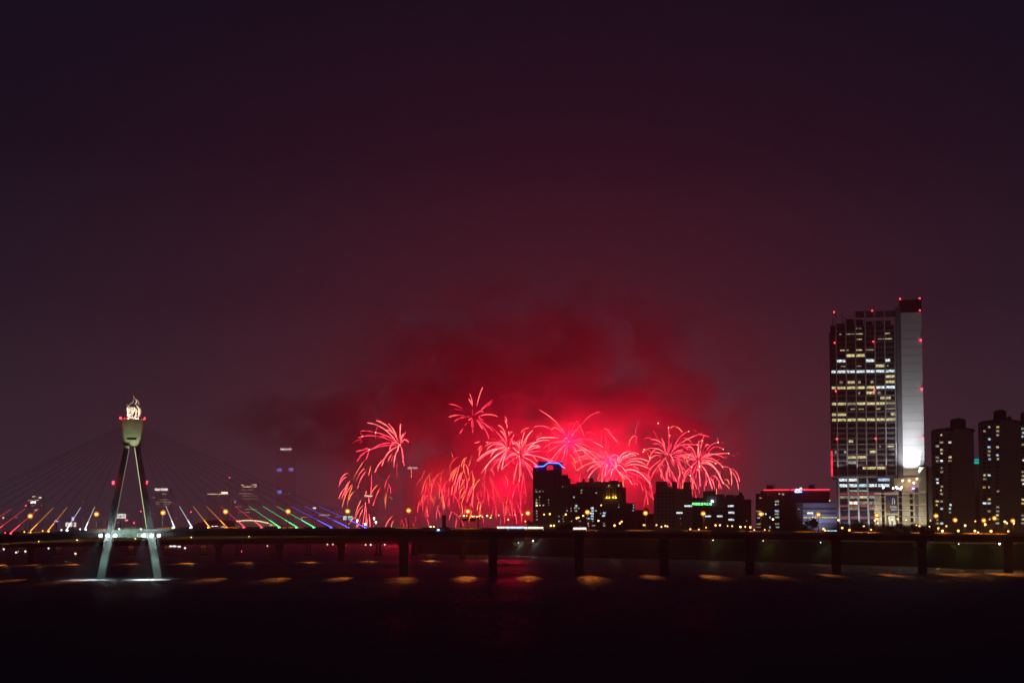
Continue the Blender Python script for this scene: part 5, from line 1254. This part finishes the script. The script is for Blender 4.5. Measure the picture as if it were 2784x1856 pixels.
# traffic signal arm, sign gantry and tower silhouette by the deck
gt = empty('traffic_signal', P(357, 1438, 1020), 'traffic signal with a long arm between the tower legs', 'traffic signal')
tube('pole', [P(357, 1440, 1020), P(357, 1414.5, 1020)], .16, steel, gt, n=6); tube('arm', [P(357, 1414.5, 1020), P(340, 1413.5, 1020)], .1, steel, gt, n=5)
for x_, m in ((342, redlamp), (346, sign_white), (364, redlamp)): ball('signal_lens', P(x_, 1413.6 if x_ < 360 else 1420.5, 1019.5), .35, m, gt)
gn = empty('sign_gantry', P(1285, 1436, 1062), 'road sign gantry with grey boards left of the lit buses', 'sign gantry')
for x_ in (1253, 1300): tube('post', [P(x_, 1440, 1062), P(x_, 1398, 1062)], .28, dark_steel, gn, n=6)
tube('beam', [P(1253, 1410, 1062), P(1300, 1410, 1062)], .22, steel, gn, n=6)
face('board', 1258, 1271, 1409.5, 1416, 1061.5, facade_grey, gn, d=.3, proud=.3); face('board', 1277, 1293, 1409, 1416.5, 1061.5, dark_steel, gn, d=.3, proud=.3)
sil = building('stair_tower', 'narrow dark tower rising over the deck line amid bushes', 1202, 1212, 1401, 1900, 5, facade_dark)
part_box('cap', 1201, 1213, 1400, 1402.5, 1900, 5.6, facade_dark, sil, dy=-.3)
for k in range(4): face('slit_window', 1206, 1208, 1405 + k * 8, 1409 + k * 8, 1900, glass_dark, sil, d=.2, proud=.05)
gh = empty('gatehouse', PL(B1, 2516, 1450, NEAR + 2), 'dark stepped gatehouse on the bridge deck at the right', 'gatehouse')
q = PL(B1, 2512, 1450, NEAR + 3)
for x0, x1, y0 in ((2504, 2513.5, 1432), (2513.6, 2522, 1442), (2523.5, 2540, 1441)):
    a_, b_ = PL(B1, x0, y0, NEAR + 2), PL(B1, x1, y0, NEAR + 2)
    block('block', ((a_.x + b_.x) / 2, a_.y + 2, (a_.z + q.z - 1) / 2), (b_.x - a_.x, 4, a_.z - q.z + 1), facade_dark, gh)

# ------------------------------------------------------------------ trees
LEAF = []
def leaf_mesh(seed, h, r, n=900):
    rg = random.Random(seed); V, Fc = [], []
    cl = [(rg.uniform(-.6, .6) * r, rg.uniform(-.6, .6) * r, h * rg.uniform(.45, .95), r * rg.uniform(.3, .55)) for _ in range(11)]
    for k in range(n):
        cx, cy, cz, cr = rg.choice(cl)
        d = Vector((rg.gauss(0, 1), rg.gauss(0, 1), rg.gauss(0, .8))); d.normalize(); d *= cr * rg.random() ** .4
        c = Vector((cx, cy, cz)) + d; s = rg.uniform(.22, .5)
        u = Vector((rg.gauss(0, 1), rg.gauss(0, 1), rg.gauss(0, 1))).normalized() * s; v_ = u.orthogonal().normalized() * s * .7
        i = len(V); V += [c - u, c + v_, c + u, c - v_]; Fc.append((i, i + 1, i + 2, i + 3))
    me = bpy.data.meshes.new('foliage'); me.from_pydata([tuple(v_) for v_ in V], [], Fc); me.materials.append(leafm)
    V, Fc = [], []
    def br(p):
        a_, b_ = tube_data(p[0], p[1], 6); o_ = len(V); V.extend(a_); Fc.extend(tuple(o_ + q for q in f_) for f_ in b_)
    br(([(0, 0, -.3), (.1, 0, h * .3), (0, .1, h * .7)], [.32, .24, .1]))
    for cx, cy, cz, cr in cl[:6]: br(([(0.05, 0, h * .3), (cx * .5, cy * .5, (h * .35 + cz) / 2), (cx, cy, cz)], [.14, .1, .04]))
    mt = bpy.data.meshes.new('trunk'); mt.from_pydata([tuple(v_) for v_ in V], [], Fc); mt.materials.append(bark)
    return me, mt
LEAF = [leaf_mesh(1, 8, 3.6), leaf_mesh(2, 7, 3.2), leaf_mesh(3, 9, 4.0)]
def tree(c, s, k, label, group, rz=0):
    t_ = empty('tree', c, label, 'tree', group); t_.scale = (s, s, s); t_.rotation_euler.z = rz
    for nm, me in zip(('crown', 'trunk'), LEAF[k % 3]):
        o_ = bpy.data.objects.new(nm, me); C.objects.link(o_); o_.parent = t_
    return t_
def bank_point(px, back_):
    for (a_, ya), (b_, yb2) in zip(shore_px, shore_px[1:]):
        if a_ <= px <= b_:
            g = G(px, ya + (yb2 - ya) * (px - a_) / (b_ - a_)); d = Vector((g.x, g.y, 0)).normalized()
            return Vector((g.x, g.y, 0)) + d * back_
rr = random.Random(21)
tx = sorted([1130 + i * 43 + rr.uniform(-12, 12) for i in range(40)])
for i, px in enumerate(tx):
    if px > 2830: break
    c = bank_point(px, 30 + rr.uniform(0, 25)); c.z = GZ - .1
    tree(c, rr.uniform(.55, .85), i, f'{ordinal(i + 1)} dark tree from the left along the riverbank under the bridge', 'trees along the riverbank', rr.uniform(0, 6))
for i, (px, py, col, s) in enumerate(((1403, 1481, (.95, 1, 1), 1.1), (1443, 1476, (.95, 1, 1), .8), (1930, 1475, (.55, 1, .3), .5), (2065, 1477, (.6, 1, .35), .55), (2220, 1482, (.5, 1, .4), .7), (2489, 1483, (.5, 1, .3), .4), (2593, 1487, (.5, 1, .15), .8), (2703, 1487, (.6, 1, .2), .7))):
    c = bank_point(px, 12); z_ = P(px, py, c.y).z
    c.z = max(1.0, z_ - 5.5 * s)
    tree(c, s, i, f'{ordinal(i + 1)} lamp-lit tree from the left on the dark riverbank', 'lamp-lit trees on the riverbank', i)
    l_ = empty('path_lamp', c + Vector((2.2, -6, 0)), f'{ordinal(i + 1)} path lamp from the left lighting a riverbank tree', 'lamp', 'path lamps on the riverbank')
    z2 = z_ + 2.0
    tube('pole', [c + Vector((2.2, -6, -.6)), Vector((c.x + 2.2, c.y - 6, z2))], .08, dark_steel, l_, n=5)
    ball('lantern', (c.x + 2.2, c.y - 6, z2 + .25), .3 if i not in (1, 7) else .6, glow('path_lantern', (.85, .95, 1), 5), l_)
    lamp_light('lamp_light', (c.x + 1.6, c.y - 6.6, z2 - .2), col, 900 if i < 2 else 450, l_, r=.25)
for i, (px, yb2, s, Y) in enumerate(((1216, 1432, .9, 1890), (1196, 1434, .75, 1890), (2338, 1436, 1.0, 1250), (2345, 1438, .9, 1245), (2395, 1440, .9, 1250), (2405, 1441, .8, 1250), (2418, 1438, .9, 1255), (2430, 1440, .8, 1250), (2462, 1441, .8, 1250), (2490, 1440, .9, 1250), (2498, 1438, 1.0, 1255), (2205, 1430, 1.2, 1300), (2185, 1434, .8, 1300), (2212, 1426, 1.3, 1300), (1442, 1430, 1.2, 1700))):
    if Y < 1400: Y = bank_point(px, 32).y
    c = P(px, yb2 + 12, Y)
    tree(c - Vector((0, 0, 2.0)), s, i, f'{ordinal(sum(1 for q in ((1216,),(1196,),(2338,),(2345,),(2395,),(2405,),(2418,),(2430,),(2462,),(2490,),(2498,),(2205,),(2185,),(2212,),(1442,)) if q[0] <= px))} tree from the left standing up behind the bridge parapet', 'trees behind the bridge parapet', i * 1.3)

# ------------------------------------------------------------------ small shore lamps
pts = []
for ox, oy, s, lst in ((2240, 1220, 4.324, [(625,778,1),(598,838,1),(622,822,1),(630,870,1),(170,835,1),(470,908,1.3),(215,927,1.2),(300,953,1.3),(555,948,.9),(710,955,1.4),(803,832,1),(866,822,.8),(968,834,.6),(1123,907,1.1),(1088,893,.7),(1780,848,.8),(1253,840,.6),(1240,908,.6),(1440,905,.9),(1345,930,1),(1393,962,1.3),(1580,960,1.3),(1660,898,1.1),(1775,962,1.3),(1813,980,.9),(1895,885,1.4),(1965,965,1.4),(2127,853,1.1),(2152,870,1),(2230,868,1.2),(2168,965,1)]),
                       (1740, 1280, 4.2, [(188,615,1),(245,635,1.1),(290,625,1),(313,630,1),(863,617,1.3),(913,617,1),(1000,625,.8),(1052,627,1),(1147,635,1.2),(1202,635,.9),(1260,640,1.4),(1305,672,.7),(1425,670,.8),(1475,682,.9),(575,662,1.1),(672,665,.8),(1518,550,1.2),(2095,660,1.2),(2115,678,1.2),(755,643,.8),(60,617,1),(40,615,1)]),
                       (1120, 1260, 6.918, [(915,980,1.2),(975,978,1.3),(1030,978,1),(1125,988,1.1),(1145,992,.9),(1175,988,1),(1222,993,1.1),(1260,985,1.1),(1290,972,1),(1325,1000,1),(1415,978,1.3),(1478,1012,1.2),(1495,970,.7),(1630,968,.7),(1845,962,.6),(1938,962,.6),(2073,955,1.1),(1810,1048,1.1),(2132,1083,1),(350,1183,1.3),(410,1183,1.3)]),
                       (1430, 1240, 7.84, [(203,1232,1.1),(386,1237,1.1),(507,1227,1.4),(848,1235,1.4),(1120,1300,1.2),(1220,1265,1.3),(1603,1040,1),(1545,1370,1.1),(2000,1425,1.1),(2040,1388,1.2),(1888,1470,1.5),(1080,1315,1.1),(530,1475,1.3),(596,1473,1.5)])):
    for x, y, r_ in lst: pts.append((ox + x / s, oy + y / s, r_))
pts.sort()
small_bulb = glow('shore_bulb', (1.0, 0.46, 0.10), 4.5); small_bulb_w = glow('shore_bulb_pale', (1.0, 0.62, 0.25), 6.0)
for i, (px, py, r_) in enumerate(pts):
    Y = bank_point(max(1125, min(px, 3000)), 34 + 4 * (i % 9)).y
    c = P(px, py, Y); zf = max(GZ, P(px, 1446, Y).z - 1)
    l_ = empty('shore_lamp', (c.x, c.y, min(zf, c.z - 2)), f'{ordinal(i + 1)} small amber lamp from the left among those on the shore road', 'street lamp', 'small amber lamps along the shore road')
    tube('pole', [(c.x, c.y + .25, min(zf, c.z - 2) - .5), (c.x, c.y + .25, c.z)], .09, dark_steel, l_, n=5)
    block('lamp_hood', (c.x, c.y + .1, c.z + .5 * r_ + .1), (.8 * r_, .7, .12), dark_steel, l_)
    ball('bulb', c, (.64 * r_, .45 * r_, .6 * r_), small_bulb if i % 3 else small_bulb_w, l_)
    if (i % 4 == 0 or px > 2480) and r_ >= 1: lamp_light('lamp_light', c + Vector((0, -.6, -.7)), (1, .5, .14), 900 if px < 2480 else 1700, l_, r=.3)
# far shore lights under the decks at the left
for i, (px, py, k) in enumerate(((10, 1492, 'w'), (44, 1501, 'w'), (52, 1498, 'w'), (69, 1498, 'w'), (132, 1489.5, 'w'), (205, 1504, 'y'), (462, 1484, 'w'), (474, 1484, 'w'), (486, 1485, 'w'), (503, 1489, 'w'), (727, 1483, 'y'), (655, 1498, 'r'), (890, 1479, 'y'), (905, 1479, 'y'), (940, 1479, 'w'), (994, 1480, 'y'), (1008, 1480, 'w'), (1046, 1479.5, 'w'), (657, 1399, 'y'), (820, 1409, 'w'))):
    Y = 3950 if py < 1481 else (2600 if py < 1494 else 2350)
    Y = G(px, py, 2.0).y if py > 1440 else 4400
    c = P(px, py, Y); low_z = 0.0 if py > 1440 else 6
    l_ = empty('mooring_lamp' if py > 1481 else 'quay_lamp', (c.x, c.y, min(c.z - 1, low_z)), f'{ordinal(i + 1)} tiny distant lamp seen between the bridge piers on the left' if py > 1420 else f'tiny distant lamp above the deck beside the {"stadium arc" if px < 700 else "green cable pipes"}', 'lamp', 'tiny distant lamps at the left')
    tube('pole', [(c.x, c.y + .6, min(c.z - 1, low_z) - .5), (c.x, c.y + .6, c.z)], .25, dark_steel, l_, n=5)
    wx = 2.6 if k == 'w' and 440 < px < 500 else 1.0
    ball('lantern', c, (wx, .8, .8), WMF[k] if k != 'd' else WMF['w'], l_)
for i, (px, py) in enumerate(((1017, 1409), (1022, 1419), (971, 1415), (993, 1424), (818, 1410), (1154, 1439))):
    if i in (4, 5): continue
    c = PL(B1, px, py, NEAR + 22)
    l_ = empty('deck_floodlight', (c.x, c.y, PL(B1, px, ytop(px), NEAR + 22).z - 1), f'{["upper lamp of the white pair right", "lower lamp of the white pair right", "upper lamp of the white pair left", "lower lamp of the white pair left"][i]} of the last blue cable foot', 'lamp', 'white floodlights behind the last stay cables')
    tube('pole', [(c.x, c.y + .5, PL(B1, px, ytop(px), NEAR + 22).z - 1), (c.x, c.y + .5, c.z)], .1, steel, l_, n=5)
    ball('lens', c, (.45, .3, .62), glow('deck_flood_lens', (1, .93, .75), 14), l_)
